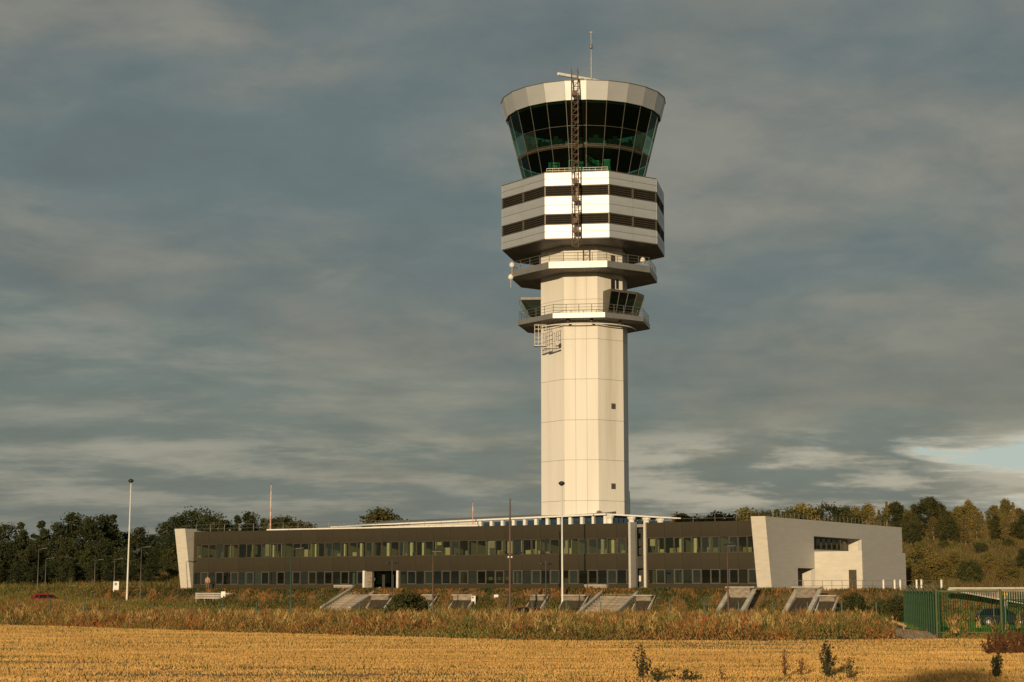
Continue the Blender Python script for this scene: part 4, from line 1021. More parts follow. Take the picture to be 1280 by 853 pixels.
# ------------------------------------------------------------------ lamp posts, masts, sign boxes
def ray_ground(px, py, Y0=120, Y1=262):
    for Y_ in np.arange(Y0, Y1, .5):
        p = Wp(px, py, Y_)
        if p.z <= h1(p.x, p.y)+.03: return Y_
    return Y1-5
def lamp(px, ytop, ybot, Y_, label, pm='white', style='round', r=.09, lean=0, name='lamp_post'):
    p = Wp(px, ybot, Y_); zb_ = h1(p.x, p.y); zt = zat(ytop, Y_)
    L_ = thing(name, label, 'lamp post', (p.x, p.y, zb_)); h_ = zt-zb_
    MB().lathe((0, 0, -.3), [(r*1.25, 0), (r*1.2, .9), (r, 1.0), (r*.55, h_+.2)], 10).build('pole', M[pm], L_, smooth=True)
    if style == 'round':
        MB().lathe((-.02, 0, h_-.28), [(.07, -.1), (.22, .0), (.33, .12), (.31, .26), (.16, .36), (.02, .4)], 14).build('lamp_head', M['black'], L_, smooth=True)
        MB().lathe((-.02, 0, h_-.3), [(.02, -.05), (.2, .0), (.22, .04)], 12).build('lamp_lens', M['steel'], L_)
    elif style == 'arm':
        MB().bar((0, 0, h_-.1), (.5, 0, h_), .04, 5).build('arm', M[pm], L_)
        MB().box((.75, 0, h_+.02), (.75, .26, .12), 0, R(-6)).build('lamp_head', M['black'], L_, bevel=.03)
    elif style == 'flat':
        MB().box((.3, 0, h_), (1.1, .35, .14), R(10)).build('lamp_head', M['black'], L_, bevel=.04)
        MB().box((.3, 0, h_-.09), (.8, .22, .05), R(10)).build('lamp_lens', M['steel'], L_)
    L_.rotation_euler[1] = R(lean)
    return L_
lamp(158.5, 600, 750, ray_ground(157, 751), 'tall white lamp post with round dark head, left of the building', r=.11, lean=.35)
lamp(703, 603, 763, ray_ground(703, 763), 'tall white lamp post with round dark head, in front of the building centre', r=.11)
lamp(910.5, 681, 768, 150, 'slender brown and green lamp post in front of the right end of the facade', 'pole_brown', 'flat', .08)
lamp(541, 688, 752, 152, 'slender brown lamp post with flat head, left of the tall white one', 'pole_brown', 'flat', .08)
lamp(363, 686, 750, 158, 'slender green lamp post in front of the left part of the facade', 'pole_green', 'arm', .07)
for i, (px, yt, yb, Y_) in enumerate(((47, 686, 728, 225), (56.5, 698, 729, 228), (118, 700, 730, 232), (142.5, 699, 731, 232), (175.5, 684, 734, 205))):
    lamp(px, yt, yb, Y_, ['grey lamp post before the dark wood, leftmost of all', 'short grey lamp post with arm close beside the leftmost one', 'thin grey lamp post in the middle of the dark wood edge', 'thin grey lamp post just left of the tall white post', 'grey lamp post between the tall white post and the building'][i], 'mull', 'arm', .07)
def mast_(px, ytop, Y_, zb_, label, mt, r, name='flagpole', extra=None):
    p = Wp(px, 700, Y_); p = Wp(px, 660, Y_); zt = zat(ytop, Y_); q_ = thing(name, label, 'pole', (p.x, p.y, zb_))
    MB().lathe((0, 0, 0), [(r, -.2), (r*.8, (zt-zb_)*.7), (r*.5, zt-zb_)], 8).build('pole', M[mt], q_)
    MB().lathe((0, 0, zt-zb_-.02), [(r*.9, 0), (r, .08), (.01, .16)], 8).build('pole_cap', M['steel'], q_)
    return q_
p_ = fp(0, 0, 0)
mk = mast_(637.5, 625, 172, h1(Wp(637.5, 740, 172).x, 172), 'tall brown mast standing in front of the facade, its pale tip above the roof', 'pole_brown', .13, 'mast')
zz_ = zat(696.5, 172)-mk.location.z
for s_ in (-1, 1): MB().box((s_*.16, -.12, zz_), (.12, .16, .16)).build('mast_light', M['white'], mk)
def roofpole(px, ytop, mt, lab, r=.06):
    d = -3.; s_ = spx(px, d, ZT); p = fp(s_, d); return mast_(px, ytop, p.y, ZT-.15, lab, mt, r, 'roof_pole')
M['redwhite'] = mat('red_white_paint', (.55, .30, .24), (.62, .55, .48), .5, .5, lo=.48, hi=.52, stretch=(0, 0, 2))
roofpole(338, 606, 'redwhite', 'red and white pole on the roof near the left end of the building', .10)
roofpole(591, 628, 'redwhite', 'short red and white pole on the roof left of the tower', .07)
p = Wp(787, 640, 196); mast_(787, 615, 196, ZT+.6, 'dark pole on the roof just right of the tower foot', 'pole_green', .09, 'roof_pole')

def signbox(px0, px1, y0, y1, Y_, label, name='sign_box', sq=True, leg=True):
    a, b = Wp(px0, y1, Y_), Wp(px1, y0, Y_); w = b.x-a.x; h_ = b.z-a.z; zb_ = h1((a.x+b.x)/2, Y_)
    L_ = thing(name, label, 'sign', ((a.x+b.x)/2, Y_, zb_)); zc = (a.z+b.z)/2-zb_
    MB().box((0, 0, zc), (w, .22, h_)).build('board', M['white'], L_, bevel=.02)
    if sq:
        MB().box((-w*.04, -.13, zc+h_*.2), (w*.42, .02, h_*.3)).build('symbol', M['black'], L_)
        MB().box((w*.02, -.143, zc+h_*.2), (w*.12, .01, h_*.1)).build('symbol_mark', M['steel'], L_)
        m_ = MB()
        for k in range(3): m_.box((0, -.125, zc-h_*(.08+.1*k)), (w*.6, .02, h_*.03))
        m_.build('text_line', M['steel'], L_)
    for s_ in (-1, 1): MB().box((s_*(w/2-.06), .0, (zc-h_/2)/2-.2), (.09, .09, zc-h_/2+.4)).build('leg', M['white'], L_)
    return L_
signbox(141.5, 149, 727, 738, ray_ground(145, 740.5), 'white equipment box with dark square, left of the tall white lamp post')
signbox(475.5, 482.5, 744, 752, ray_ground(479, 757), 'white sign box on legs just right of the entrance stairs')
signbox(588, 594.5, 745, 752, ray_ground(591, 759), 'white notice board with dark symbol in front of a light well')
signbox(617.5, 623, 743.5, 746.8, ray_ground(620, 748.5), 'small plain white box on the bank left of the tall white lamp post', 'equipment_box', False)
# white barrier with notice before the left end
for (x0, x1, y0, y1, Y_, lab, pn) in ((244, 299, 741, 749, ray_ground(271, 750.5), 'pale slatted barrier with a white notice, below the left end of the building', True), (83, 117, 731.5, 734.5, ray_ground(100, 736), 'low pale barrier in front of the dark wood on the left', False)):
    a, b = Wp(x0, y1, Y_), Wp(x1, y0, Y_); w = b.x-a.x; zb_ = h1(a.x+w/2, Y_)
    L_ = thing('barrier', lab, 'barrier', (a.x+w/2, Y_, zb_)); zc, h_ = (a.z+b.z)/2-zb_, b.z-a.z
    ns = 3 if pn else 2
    for k in range(ns): MB().box((0, 0, zc-h_/2+h_*(k+.5)/ns), (w, .07, h_/ns*.72)).build('slat', M['concmid'], L_)
    for k in range(6): MB().box((-w/2+.1+(w-.2)*k/5, .08, zc/2), (.09, .09, zc+h_)).build('post', M['stone'], L_)
    if pn: 
        nb = MB().box((w*.14, -.08, zc+.05), (.5, .04, h_+.15)).build('notice', M['white'], L_)
        MB().box((w*.14+.05, -.11, zc+.12), (.16, .02, .2)).build('notice_mark', M['steel'], nb)

# wire fence of thin green posts across the foot of the bank
wf_ = thing('wire_fence', 'thin green wire fence posts standing along the foot of the bank', 'fence', (0, 158, 0))
pm_ = MB().bar((0, 0, -.3), (0, 0, 2.0), .05, 6).mesh('post', M['pole_green']); prev = None; wr_ = MB()
for px in range(20, 1120, 43):
    p = Wp(px, 750, 158); z_ = h1(p.x, p.y); ob('post', pm_, wf_, (p.x, 0, z_))
    if prev:
        for hz_ in (.5, 1.2, 1.95): wr_.bar((prev[0], 0, prev[1]+hz_), (p.x, 0, z_+hz_), .008, 3)
    prev = (p.x, z_)
wr_.build('wire', M['pole_green'], wf_)

# camera posts before the facade
for px, yt, lab in ((490, 700, 'dark camera post in front of the recessed entrance'), (682.5, 701, 'dark camera post with cross arm left of the tall white lamp post')):
    p = Wp(px, 745, 166); zb_ = h1(p.x, 166); h_ = zat(yt, 166)-zb_; L_ = thing('camera_post', lab, 'camera post', (p.x, 166, zb_))
    MB().bar((0, 0, -.2), (0, 0, h_), .055, 6).build('pole', M['black'], L_)
    MB().bar((-.4, 0, h_-.35), (.4, 0, h_-.35), .03, 5).build('arm', M['black'], L_)
    MB().box((.4, -.1, h_-.3), (.16, .4, .16), R(20)).build('camera', M['black'], L_); MB().box((-.4, -.1, h_-.28), (.16, .4, .16), R(-20)).build('camera', M['black'], L_)

# ------------------------------------------------------------------ green palisade fence and gate
def pale_mesh(h_):
    m_ = MB(); w = .085
    m_.add([(-w/2, 0, .05), (-w*.18, -.025, .05), (w*.18, -.025, .05), (w/2, 0, .05), (w/2, 0, h_-.12), (w*.18, -.025, h_-.05), (-w*.18, -.025, h_-.05), (-w/2, 0, h_-.12), (0, -.01, h_)],
           [(0, 1, 6, 7), (1, 2, 5, 6), (2, 3, 4, 5), (7, 6, 8), (6, 5, 8), (5, 4, 8)]); return m_
PH = 2.75
pl_ = pale_mesh(PH).mesh('pale', M['greenfence'])
def palisade(a, b, label, step, arms=0, name='palisade_fence', posts=2.75, ph=PH):
    a, b = Vector(a), Vector(b); L_ = (b-a).length; dr_ = (b-a).normalized(); ang = math.atan2(dr_.y, dr_.x)
    root = thing(name, label, 'fence', (a.x, a.y, 0)); n = int(L_/step)
    for i in range(n):
        p = dr_*(step*(i+.5)); ob('pale', pl_, root, (p.x, p.y, 0), (0, 0, ang))
    for z in (.45, ph-.55): 
        c_ = dr_*(L_/2); MB().box((0, 0, 0), (L_, .05, .06)).build('rail', M['greenfence'], root, (c_.x-dr_.y*.04, c_.y+dr_.x*.04, z), (0, 0, ang))
    pm = MB().box((0, 0, ph/2-.1), (.09, .1, ph+.2)).mesh('post', M['greenfence']); am = MB().bar((0, 0, ph-.05), (.0, -.55, ph+.38), .028, 4).mesh('arm', M['steel'])
    k = max(1, int(L_/posts))
    for i in range(k+1):
        p = dr_*(L_*i/k); p = Vector((p.x-dr_.y*.1, p.y+dr_.x*.1, 0)); ob('post', pm, root, p, (0, 0, ang))
        if arms and i % 2 == 0: ob('arm', am, root, p, (0, 0, ang+math.pi/2+.9))
    return root
fa, fb_ = (26.0, 108.0), (34.7, 157.0)
palisade(fa, fb_, 'long green palisade fence running away from the gate towards the bank', .172, 1)
gx0, gx1 = Wp(1171.5, 780, 108).x, Wp(1250, 780, 108).x
palisade((gx1+.25, 108.2), (46, 110.), 'green palisade fence right of the gate in front of the blue car', .155, 0)
gt = thing('palisade_gate', 'green barred gate with heavy top rail and diagonal brace, ajar frame by the path', 'gate', (gx0, 108.1, 0)); gw = gx1-gx0
for x in (0, gw+.12): MB().box((x, 0, 1.4), (.11, .11, 2.9)).build('gate_post', M['gategreen'], gt)
gt['label'] = 'green barred gate with heavy top rail and diagonal brace between two thick posts'
for z in (.25, 2.72): MB().box((gw/2+.02, 0, z), (gw-.1, .06, .07 if z < 1 else .12)).build('gate_rail', M['gategreen'], gt)
MB().bar((.1, -.03, 2.65), (gw*.62, -.03, 1.15), .025, 5).build('brace', M['gategreen'], gt)
bm_ = MB().bar((0, 0, .3), (0, 0, 2.68), .022, 5).mesh('bar', M['greenfence'])
for i in range(int(gw/.145)-1): ob('bar', bm_, gt, (.17+.145*i, 0, 0))
MB().bar((gw-.35, -.1, 1.2), (gw-.35, -.1, 1.9), .03, 5).build('gate_handle', M['steel'], gt)
# yellow topped marker
p = Wp(1258, 783, 112); L_ = thing('marker_post', 'slim white post with yellow top behind the gate', 'marker post', (p.x, 112, 0)); zt = zat(741, 112)
MB().bar((0, 0, -.1), (0, 0, zt-.12), .05, 8).build('post', M['white'], L_); MB().box((-.08, 0, zt-.1), (.55, .3, .18)).build('yellow_head', M['yellow'], L_, bevel=.03)
MB().box((0, -.06, zt-.75), (.16, .03, .4)).build('label_plate', M['white'], L_)
# timber bench-like rail by the path
p = Wp(1122, 784, 130); L_ = thing('broken_rail', 'short sloping timber rail on two stakes beside the sandy path', 'rail', (p.x, 130, h1(p.x, 130)))
M['timber'] = mat('timber', (.42, .27, .14), (.30, .19, .10), 3, .8, stretch=(.3, 3, 3))
MB().box((-.35, 0, .45), (.1, .1, 1.1)).build('stake', M['timber'], L_); MB().box((.45, .1, .2), (.1, .1, .6)).build('stake', M['timber'], L_)
MB().box((.08, -.08, .5), (1.15, .06, .16), 0, R(22)).build('rail_board', M['timber'], L_)

# ------------------------------------------------------------------ cars
def car(loc, rz, paint, label, name='parked_car', L=4.25, Wd=1.74, Hh=1.46):
    M[name+label] = pm = mat('car_paint', paint, tuple(c*.9 for c in paint), .5, .35, .0, spec=.22)
    root = thing(name, label, 'car', loc, rz)
    # outline from rear (-x) to front (+x)
    base = [(-2.1, .35), (-2.12, .55), (-2.08, .86), (-1.95, .96), (.62, .96), (1.55, .88), (1.98, .74), (2.1, .58), (2.08, .34), (1.75, .24), (-1.8, .24)]
    def sect(y, inset=0): return [(x*(1-inset), y, z*(1-inset*.5)+.05*inset) for x, z in base]
    w = Wd/2
    MB().loft([sect(-w+.06, .05), sect(-w), sect(-w*.5), sect(w*.5), sect(w), sect(w-.06, .05)]).build('body', pm, root, bevel=.03)
    top = [(-2.0, .95), (-1.72, 1.36), (-1.35, Hh-.02), (-.2, Hh), (.25, Hh-.06), (1.02, .95)]
    cb = MB().loft([[(x*(.93 if z > 1.2 else 1), s_*(w-.05-.16*(z-.95)/.5), z) for x, z in top] for s_ in (-1, 1)]).build('cabin', pm, root, bevel=.02)
    for s_ in (-1, 1):
        for a, b, c, d in (((-1.62, 1.0), (-1.05, 1.0), (-1.05, 1.33), (-1.38, 1.33)), ((-.98, 1.0), (-.12, 1.0), (-.12, 1.36), (-.98, 1.35)), ((-.05, 1.0), (.83, 1.0), (.3, 1.33), (-.05, 1.36))):
            yy = lambda z: s_*(w-.05-.16*(z-.95)/.5+.012)
            MB().add([(q[0], yy(q[1]), q[1]) for q in (a, b, c, d)], [(0, 1, 2, 3)]).build('side_window', M['carglass'], cb)
        MB().box((-.55, s_*(w+.008), .6), (.02, .012, .5)).box((.4, s_*(w+.008), .6), (.02, .012, .5)).build('door_seam', M['black'], root)
        for x in (-.75, .2): MB().box((x, s_*(w+.02), .82), (.18, .03, .035)).build('door_handle', M['black'], root)
        MB().box((.72, s_*(w+.07), 1.0), (.12, .16, .12)).build('wing_mirror', pm, root, bevel=.03)
        MB().box((-2.06, s_*(w-.18), .76), (.1, .26, .22)).build('tail_light', M['redlens'], root); MB().box((2.02, s_*(w-.25), .64), (.12, .32, .14)).build('headlight', M['white'], root)
        for x in (-1.32, 1.3):
            MB().lathe((0, 0, -.02), [(.40, 0), (.40, .05)], 20).build('wheel_arch', M['black'], root, (x, s_*(w-.02), .37), (R(90)*-s_, 0, 0))
            wh = MB().lathe((0, 0, -.14), [(.18, 0), (.30, 0), (.33, .04), (.33, .18), (.30, .22), (.18, .22)], 22).build('wheel', M['rubber'], root, (x, s_*(w-.07), .33), (R(90)*-s_, 0, 0))
            m_ = MB().lathe((0, 0, .04), [(.05, .05), (.08, .05), (.08, 0)], 12)
            for k in range(5): a_ = k*2*math.pi/5; m_.box((math.cos(a_)*.13, math.sin(a_)*.13, .06), (.2, .07, .03), a_)
            m_.lathe((0, 0, .02), [(.185, 0), (.21, .05), (.22, .06)], 20); m_.build('rim', M['alloy'], wh)
    MB().add([(.36, -.58, 1.36), (.36, .58, 1.36), (.98, .72, 1.0), (.98, -.72, 1.0)], [(0, 1, 2, 3)]).build('windscreen', M['carglass'], cb)
    MB().add([(-1.68, -.6, 1.33), (-1.68, .6, 1.33), (-1.99, .7, 1.0), (-1.99, -.7, 1.0)], [(0, 1, 2, 3)]).build('rear_window', M['carglass'], cb)
    MB().box((-2.13, 0, .42), (.06, 1.5, .18)).box((2.1, 0, .4), (.08, 1.5, .18)).build('bumper', M['black'], root); MB().box((-2.16, 0, .62), (.02, .5, .11)).build('number_plate', M['white'], root)
    return root
M['carglass'] = mat('car_glass', (.006, .007, .008), rough=.12, spec=.4); M['redlens'] = mat('red_lens', (.5, .02, .01), rough=.25); M['alloy'] = mat('alloy', (.7, .7, .7), rough=.3, metal=.5)
p = Wp(1253, 780, 149.5); car((p.x, 149.5, h1(p.x, 149.5)+.07), R(-4), (.004, .006, .016), 'dark blue hatchback parked on the lawn behind the green fence')
p = Wp(61, 748, 205); zr = zat(742.5, 205); car((p.x, 205, zr-1.46), R(8), (.24, .014, .010), 'red car on the far left half hidden by tall grass')
p = Wp(652, 755, 168); car((p.x, 166, h1(p.x, 166)+.02), R(175), (.06, .012, .012), 'dark red car almost hidden by grass below the middle of the building')

# ------------------------------------------------------------------ person in front of the facade
M['skin'] = mat('skin', (.48, .29, .20), rough=.6); M['tan'] = mat('tan_jacket', (.50, .30, .16), (.42, .25, .13), 4, .8); M['trouser'] = mat('trousers', (.16, .12, .09), rough=.9); M['hair'] = mat('hair', (.10, .06, .035), rough=.8)
def skinbody(name, V, E, rad, mt, parent, root_i=0):
    o_ = None; m = bpy.data.meshes.new(name); m.from_pydata(V, E, []); m.materials.append(M[mt]); o_ = ob(name, m, parent)
    import bmesh
    b = bmesh.new(); b.from_mesh(m); L_ = b.verts.layers.skin.verify()
    for i, v in enumerate(b.verts): v[L_].radius = (rad[i], rad[i]); v[L_].use_root = (i == root_i)
    b.to_mesh(m); b.free()
    o_.modifiers.new('skin', 'SKIN'); s_ = o_.modifiers.new('sub', 'SUBSURF'); s_.levels = 1; s_.render_levels = 2
    return o_
sp = spx(259.5, 1.6, EYE+1); p = fp(sp, 1.6)
pr = thing('person', 'person in a tan jacket and dark trousers standing before the left facade windows', 'person', (p.x, p.y, TER), R(20))
V = [(0, 0, .95), (0, 0, 1.15), (0, 0, 1.40), (0, 0, 1.51), (0, -.015, 1.62), (0, -.01, 1.72), (-.18, 0, 1.42), (-.25, .03, 1.15), (-.24, -.08, .92), (.18, 0, 1.42), (.26, -.02, 1.16), (.23, -.12, .95),
     (-.10, 0, .86), (-.12, -.07, .48), (-.12, -.02, .08), (-.12, -.17, .04), (.10, 0, .86), (.12, .05, .48), (.12, .12, .08), (.12, -.02, .04), (-.24, -.12, .82), (.22, -.16, .85)]
E = [(0, 1), (1, 2), (2, 3), (3, 4), (4, 5), (2, 6), (6, 7), (7, 8), (2, 9), (9, 10), (10, 11), (0, 12), (12, 13), (13, 14), (14, 15), (0, 16), (16, 17), (17, 18), (18, 19), (8, 20), (11, 21)]
rad = [.14, .13, .14, .05, .085, .08, .065, .05, .038, .065, .05, .038, .09, .06, .042, .035, .09, .06, .042, .035, .03, .03]
skinbody('body', V, E, rad, 'skin', pr)
skinbody('jacket', [V[0], V[1], V[2], V[6], V[7], V[8], V[9], V[10], V[11]], [(0, 1), (1, 2), (2, 3), (3, 4), (4, 5), (2, 6), (6, 7), (7, 8)], [.185, .17, .165, .09, .075, .055, .09, .075, .055], 'tan', pr)
skinbody('trousers', [V[0], V[12], V[13], V[14], V[16], V[17], V[18]], [(0, 1), (1, 2), (2, 3), (0, 4), (4, 5), (5, 6)], [.155, .115, .085, .07, .115, .085, .07], 'trouser', pr)
MB().lathe((0, .01, 1.64), [(.09, -.04), (.108, .03), (.10, .10), (.06, .15), (.01, .165)], 12).build('hair', M['hair'], pr, smooth=True)

# ------------------------------------------------------------------ trees and shrubs
def leaf_mesh(name, clumps, nleaf, size, mt, sq=.75, sig=.42):
    """clumps: (n,4) x y z r"""
    c_ = np.repeat(clumps, nleaf, 0); n = len(c_); d = RNG.normal(0, 1, (n, 3)); d /= np.linalg.norm(d, axis=1)[:, None]
    P = c_[:, :3]+d*(c_[:, 3:4]*RNG.uniform(.2, 1.3, (n, 1)))*np.array([1, 1, sq])
    a = RNG.normal(0, 1, (n, 3)); a /= np.linalg.norm(a, axis=1)[:, None]; b = np.cross(a, RNG.normal(0, 1, (n, 3))); b /= np.linalg.norm(b, axis=1)[:, None]
    s_ = size*RNG.uniform(.5, 1.2, (n, 1)); V = np.stack([P-a*s_*.5, P+b*s_*.38, P+a*s_*.6, P-b*s_*.38], 1)
    return np_mesh(None, V.reshape(-1, 3), np.arange(n*4).reshape(n, 4), M[mt])
def crown_clumps(h, r, base, kind, n):
    out = []
    for i in range(n):
        t = random.random()
        if kind == 'round': pr_ = math.sin(math.pi*min(1, .12+.86*t))**.6
        elif kind == 'spire': pr_ = max(.06, (1-t)**.75)*min(1, .45+t*3)
        else: pr_ = (math.sin(math.pi*min(1, .18+.8*t))**.8)*random.choice((1, .8, .6))
        z = base+(h-base)*t; a = random.uniform(0, 6.283); q = r*pr_*math.sqrt(random.uniform(.05, 1))
        out.append((math.cos(a)*q, math.sin(a)*q, z, r*random.uniform(.17, .36)*(1.0 if kind != 'spire' else (1.25-t*.8))))
    return np.array(out)
def make_tree(h, r, base, kind, mt, label, n=46, nl=85, size=.36, bark='bark', name='tree', cat='tree'):
    root = thing(name, label, cat, (0, 0, 0)); n = int(n*2.0); nl = int(nl*.95); size *= .92; cl_ = crown_clumps(h, r, base, kind, n)
    ob('crown', leaf_mesh('crown', cl_, nl, size, mt), root)
    tr_ = MB(); prev = Vector((0, 0, -.5)); R0 = .028*h
    pts = [prev]+[Vector((random.uniform(-.15, .15)*k*.3, random.uniform(-.15, .15)*k*.3, h*.85*k/6)) for k in range(1, 7)]
    for k in range(6): tr_.bar(pts[k], pts[k+1], R0*(1-k/7), 7, R0*(1-(k+1)/7))
    for i in range(12):
        c_ = cl_[random.randrange(len(cl_))]; k = random.randint(1, 4); st_ = pts[k]
        if c_[2] > st_.z+.3: tr_.bar(st_, (c_[0], c_[1], c_[2]), R0*.35, 5, R0*.08)
    tr_.build('trunk', M[bark], root)
    return root
protos = {
 'dark': [make_tree(10, 3.6, 1.2, 'round', 'leafshade', 'x', 52, 90), make_tree(11, 3.2, 1.0, 'loose', 'leafshade', 'x', 50, 90), make_tree(11, 2.4, .8, 'spire', 'leafshade', 'x', 44, 90)],
 'mid': [make_tree(9, 3.2, 1.4, 'round', 'leafmid', 'x', 48, 85), make_tree(10, 2.6, 1.2, 'loose', 'leafmid', 'x', 46, 85)],
 'olive': [make_tree(9, 2.5, 1.2, 'loose', 'leafolive', 'x', 44, 80, .32, 'barkpale'), make_tree(10, 1.9, 1.0, 'spire', 'leafolive', 'x', 44, 80, .3, 'barkpale'), make_tree(8, 2.7, .8, 'round', 'leafolive', 'x', 46, 80, .33)],
 'autumn': [make_tree(9, 2.1, 1.6, 'loose', 'leafautumn', 'x', 38, 70, .3, 'barkpale'), make_tree(10, 1.8, 1.4, 'spire', 'leafautumn', 'x', 38, 70, .28, 'barkpale')],
 'shrub': [make_tree(3.0, 1.8, .2, 'round', 'leafolive', 'x', 30, 70, .25), make_tree(2.6, 1.7, .1, 'round', 'leafmid', 'x', 30, 70, .25)]}
used = set()
def plant(kind, px, ytop, Y_, label, group, hx_=1., var=None):
    pr_ = protos[kind]; i = var if var is not None else random.randrange(len(pr_)); src = pr_[i]
    p = Wp(px, 700, Y_); z0 = h1(p.x, p.y); H0 = {'dark': (10.3, 11.5, 11.6), 'mid': (9.4, 10.5), 'olive': (9.4, 10.4, 8.4), 'autumn': (9.5, 10.4), 'shrub': (3.3, 2.9)}[kind][i]
    k = (zat(ytop, Y_)-z0)/H0
    w = k*hx_; nm = 'shrub' if kind == 'shrub' else 'tree'
    o = copy_tree(src, None, (p.x, p.y, z0), random.uniform(0, 6.28), label, (w, w, k)); o.name = nm
    o['category'] = nm; o['group'] = group; return o
look = {'dark': ['dense dark green', 'dark shade-toned', 'dark bushy'], 'mid': ['mid green', 'dull green'], 'olive': ['olive green', 'sunlit olive'], 'autumn': ['yellowing brown', 'thin bronze tinted'], 'shrub': ['rounded olive', 'low green']}
TR = []
# left wood, back row then front row; (px, ytop, Y)
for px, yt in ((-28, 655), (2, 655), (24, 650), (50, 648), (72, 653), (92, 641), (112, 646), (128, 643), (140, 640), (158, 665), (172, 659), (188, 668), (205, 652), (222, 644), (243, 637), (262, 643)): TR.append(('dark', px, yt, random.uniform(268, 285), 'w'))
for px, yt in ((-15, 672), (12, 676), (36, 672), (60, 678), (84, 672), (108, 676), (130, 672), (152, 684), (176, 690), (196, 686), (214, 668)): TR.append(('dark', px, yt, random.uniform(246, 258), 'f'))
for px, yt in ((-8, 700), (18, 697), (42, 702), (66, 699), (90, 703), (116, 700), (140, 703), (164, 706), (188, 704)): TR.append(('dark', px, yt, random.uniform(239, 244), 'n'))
for px, yt in ((215, 680), (228, 672)): TR.append(('mid', px, yt, 248, 'f'))
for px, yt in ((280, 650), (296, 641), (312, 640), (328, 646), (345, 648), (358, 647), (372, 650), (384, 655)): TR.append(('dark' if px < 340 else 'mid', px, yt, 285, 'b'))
TR.append(('mid', 478, 637, 262, 's'))
for px, yt in ((852, 643), (862, 643), (874, 644), (886, 646), (898, 641), (915, 642), (932, 636), (944, 638)): TR.append(('mid' if px % 2 else 'olive', px, yt, 290, 'c'))
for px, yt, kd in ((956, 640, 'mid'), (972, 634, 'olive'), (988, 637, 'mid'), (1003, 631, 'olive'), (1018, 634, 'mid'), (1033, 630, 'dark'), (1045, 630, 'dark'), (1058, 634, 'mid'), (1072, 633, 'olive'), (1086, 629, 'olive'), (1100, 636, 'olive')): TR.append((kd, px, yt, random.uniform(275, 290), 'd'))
xs_ = 1110
k = 0
while xs_ < 1325:
    TR.append((random.choice(('olive', 'olive', 'autumn', 'mid', 'olive')) if xs_ > 1160 else ('olive', 'mid', 'dark')[k % 3], xs_, [624, 627, 634, 640, 629, 635][k % 6]+random.uniform(-3, 4)+(2 if xs_ > 1200 else 0), random.uniform(286, 300), 'r')); xs_ += random.uniform(6.5, 10); k += 1
for px, yt in ((1140, 642), (1154, 652), (1168, 645), (1186, 644), (1196, 656), (1208, 646), (1222, 645), (1234, 652), (1246, 644), (1258, 646), (1270, 652), (1282, 644), (1296, 648)): TR.append((random.choice(('olive', 'mid', 'autumn')), px, yt, random.uniform(264, 276), 'q'))
for px, yt, Y_ in ((1150, 682, 248), (1172, 696, 240), (1190, 690, 250), (1212, 700, 236), (1236, 690, 248), (1258, 698, 238), (1280, 686, 248), (1144, 705, 235), (1300, 694, 242), (1226, 678, 258), (1180, 676, 262), (1262, 674, 262)): TR.append(('shrub', px, yt, Y_, 'h'))
place = {'w': 'in the back row of the left wood', 'f': 'in the middle of the left wood', 'n': 'along the front of the left wood', 'b': 'over the left half of the roof',
 's': 'standing alone over the roof left of the tower', 'c': 'over the roof right of the tower', 'd': 'behind the concrete wing', 'r': 'on the right hill skyline', 'q': 'just below the right skyline', 'h': 'on the open slope right of the wing'}
grp = {'w': 'trees of the left wood', 'f': 'trees of the left wood', 'n': 'trees of the left wood', 'b': 'trees behind the roof', 's': None, 'c': 'trees behind the roof', 'd': 'trees behind the wing', 'r': 'trees on the right hill', 'q': 'trees on the right hill', 'h': 'shrubs on the right slope'}
ordn = ['first', 'second', 'third', 'fourth', 'fifth', 'sixth', 'seventh', 'eighth', 'ninth', 'tenth', 'eleventh', 'twelfth', 'thirteenth', 'fourteenth', 'fifteenth', 'sixteenth', 'seventeenth', 'eighteenth', 'nineteenth', 'twentieth', 'twenty-first', 'twenty-second', 'twenty-third', 'twenty-fourth', 'twenty-fifth', 'twenty-sixth', 'twenty-seventh', 'twenty-eighth', 'twenty-ninth', 'thirtieth', 'thirty-first', 'thirty-second', 'thirty-third', 'thirty-fourth']
cnt = {}
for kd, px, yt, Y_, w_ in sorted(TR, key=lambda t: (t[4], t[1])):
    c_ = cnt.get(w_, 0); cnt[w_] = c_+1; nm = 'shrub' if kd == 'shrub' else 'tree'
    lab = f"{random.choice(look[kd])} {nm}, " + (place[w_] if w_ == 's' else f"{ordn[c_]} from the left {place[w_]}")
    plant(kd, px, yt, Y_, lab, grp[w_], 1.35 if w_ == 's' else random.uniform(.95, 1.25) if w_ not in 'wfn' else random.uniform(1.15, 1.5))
# the tree behind the photographer whose shadow lies on the field, lower right
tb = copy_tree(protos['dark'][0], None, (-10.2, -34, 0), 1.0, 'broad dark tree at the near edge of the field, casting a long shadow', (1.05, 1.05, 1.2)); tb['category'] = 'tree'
# bushes near the bank
for px, y0_, Y_, lab in ((514, 741, 160, 'rounded green bush on the bank right of the entrance stairs'), (504, 742, 158, 'lower green bush beside the taller one right of the entrance stairs'), (1065, 741, 164, 'small green bush on the bank right of the rightmost light well'), (1100, 748, 163, 'green bush halfway down the bank left of the palisade fence'), (1120, 744, 162, 'green bush next to the far end of the palisade fence')):
    plant('shrub', px, y0_, Y_, lab, 'bushes on the bank', .95, 1)
for k in protos:
    for o in protos[k]:
        for ch in list(o.children): bpy.data.objects.remove(ch)
        bpy.data.objects.remove(o)

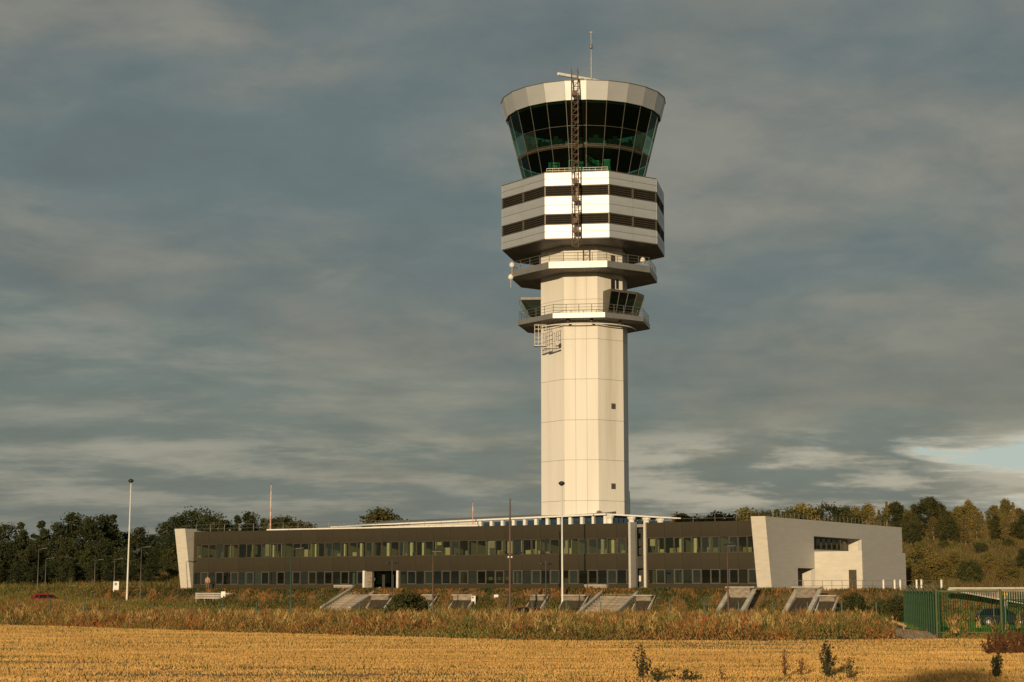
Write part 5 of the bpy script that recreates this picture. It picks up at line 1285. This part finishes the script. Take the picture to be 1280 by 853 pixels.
# ------------------------------------------------------------------ dark weeds standing in the near field
def weed(px, ytop, Y_, spread, label, mt='weeddark', nst=7, nl=60, g_='tall weeds in the near field'):
    p = Wp(px, 853, Y_); h_ = zat(ytop, Y_); root = thing('weed_plant', label, 'weed', (p.x, Y_, 0), 0, g_); m_ = MB(); cl_ = []
    for i in range(nst):
        a = random.uniform(0, 6.28); e = random.uniform(0, 1)**.7*spread; t = Vector((math.cos(a)*e, math.sin(a)*e, h_*(1-.55*(e/spread)**2*random.uniform(.5, 1)))) if i else Vector((.03, 0, h_))
        mid_ = t*.5+Vector((0, 0, h_*.08)); m_.bar((0, 0, 0), mid_, .014, 4, .010); m_.bar(mid_, t, .010, 4, .004)
        for k in np.linspace(.2, 1, 10): q_ = (t*k); cl_.append((q_.x+random.gauss(0, .04), q_.y, q_.z, random.uniform(.02, .05)+.11*(1-k)*random.random()))
    m_.build('stem', M['weedstem'], root); ob('leaves', leaf_mesh('leaves', np.array(cl_), nl//8, .055, mt, 1.), root)
M['weeddark'] = leafmat('weed_dark', (.035, .045, .018), (.06, .06, .022), None, 2.); M['weedstem'] = mat('weed_stem', (.10, .07, .035), rough=.9); M['weedred'] = leafmat('weed_red', (.16, .055, .025), (.11, .05, .022), None, 2.)
weed(801, 808, 56, .35, 'dark green thistle-like weed near the bottom centre right', nl=80, nst=9); weed(821, 836, 55, .3, 'low dark weed right beside the tall thistle-like one')
weed(1034, 802, 57, .26, 'tall feathery dark weed with oval head in the near field', nst=14, nl=110); weed(858, 838, 55, .45, 'sprawling low weed at the bottom edge')
weed(981, 812, 57, .35, 'thin brown weed left of the tall feathery one', 'weedred', 6, 35); weed(1062, 822, 56, .4, 'loose thin weed right of the tall feathery one', 'weeddark', 8, 35); weed(903, 832, 55, .12, 'single thin weed stem at the bottom edge', 'weedred', 3, 20)
weed(1246, 817, 57, .22, 'dark leafy weed in the shade at the lower right', nst=10, nl=110); weed(1002, 824, 58, .3, 'small brown weed just left of the tall feathery one', 'weedred', 6, 30)
for i, px in enumerate((1238, 1247, 1256, 1265, 1274, 1284)):
    weed(px, (792, 787, 790, 785, 788, 786)[i]+2, 78, .5, f"{ordn[i]} rust brown dock plant from the left in the clump by the right edge", 'weedred', 14, 90, 'rust brown dock plants by the right edge')
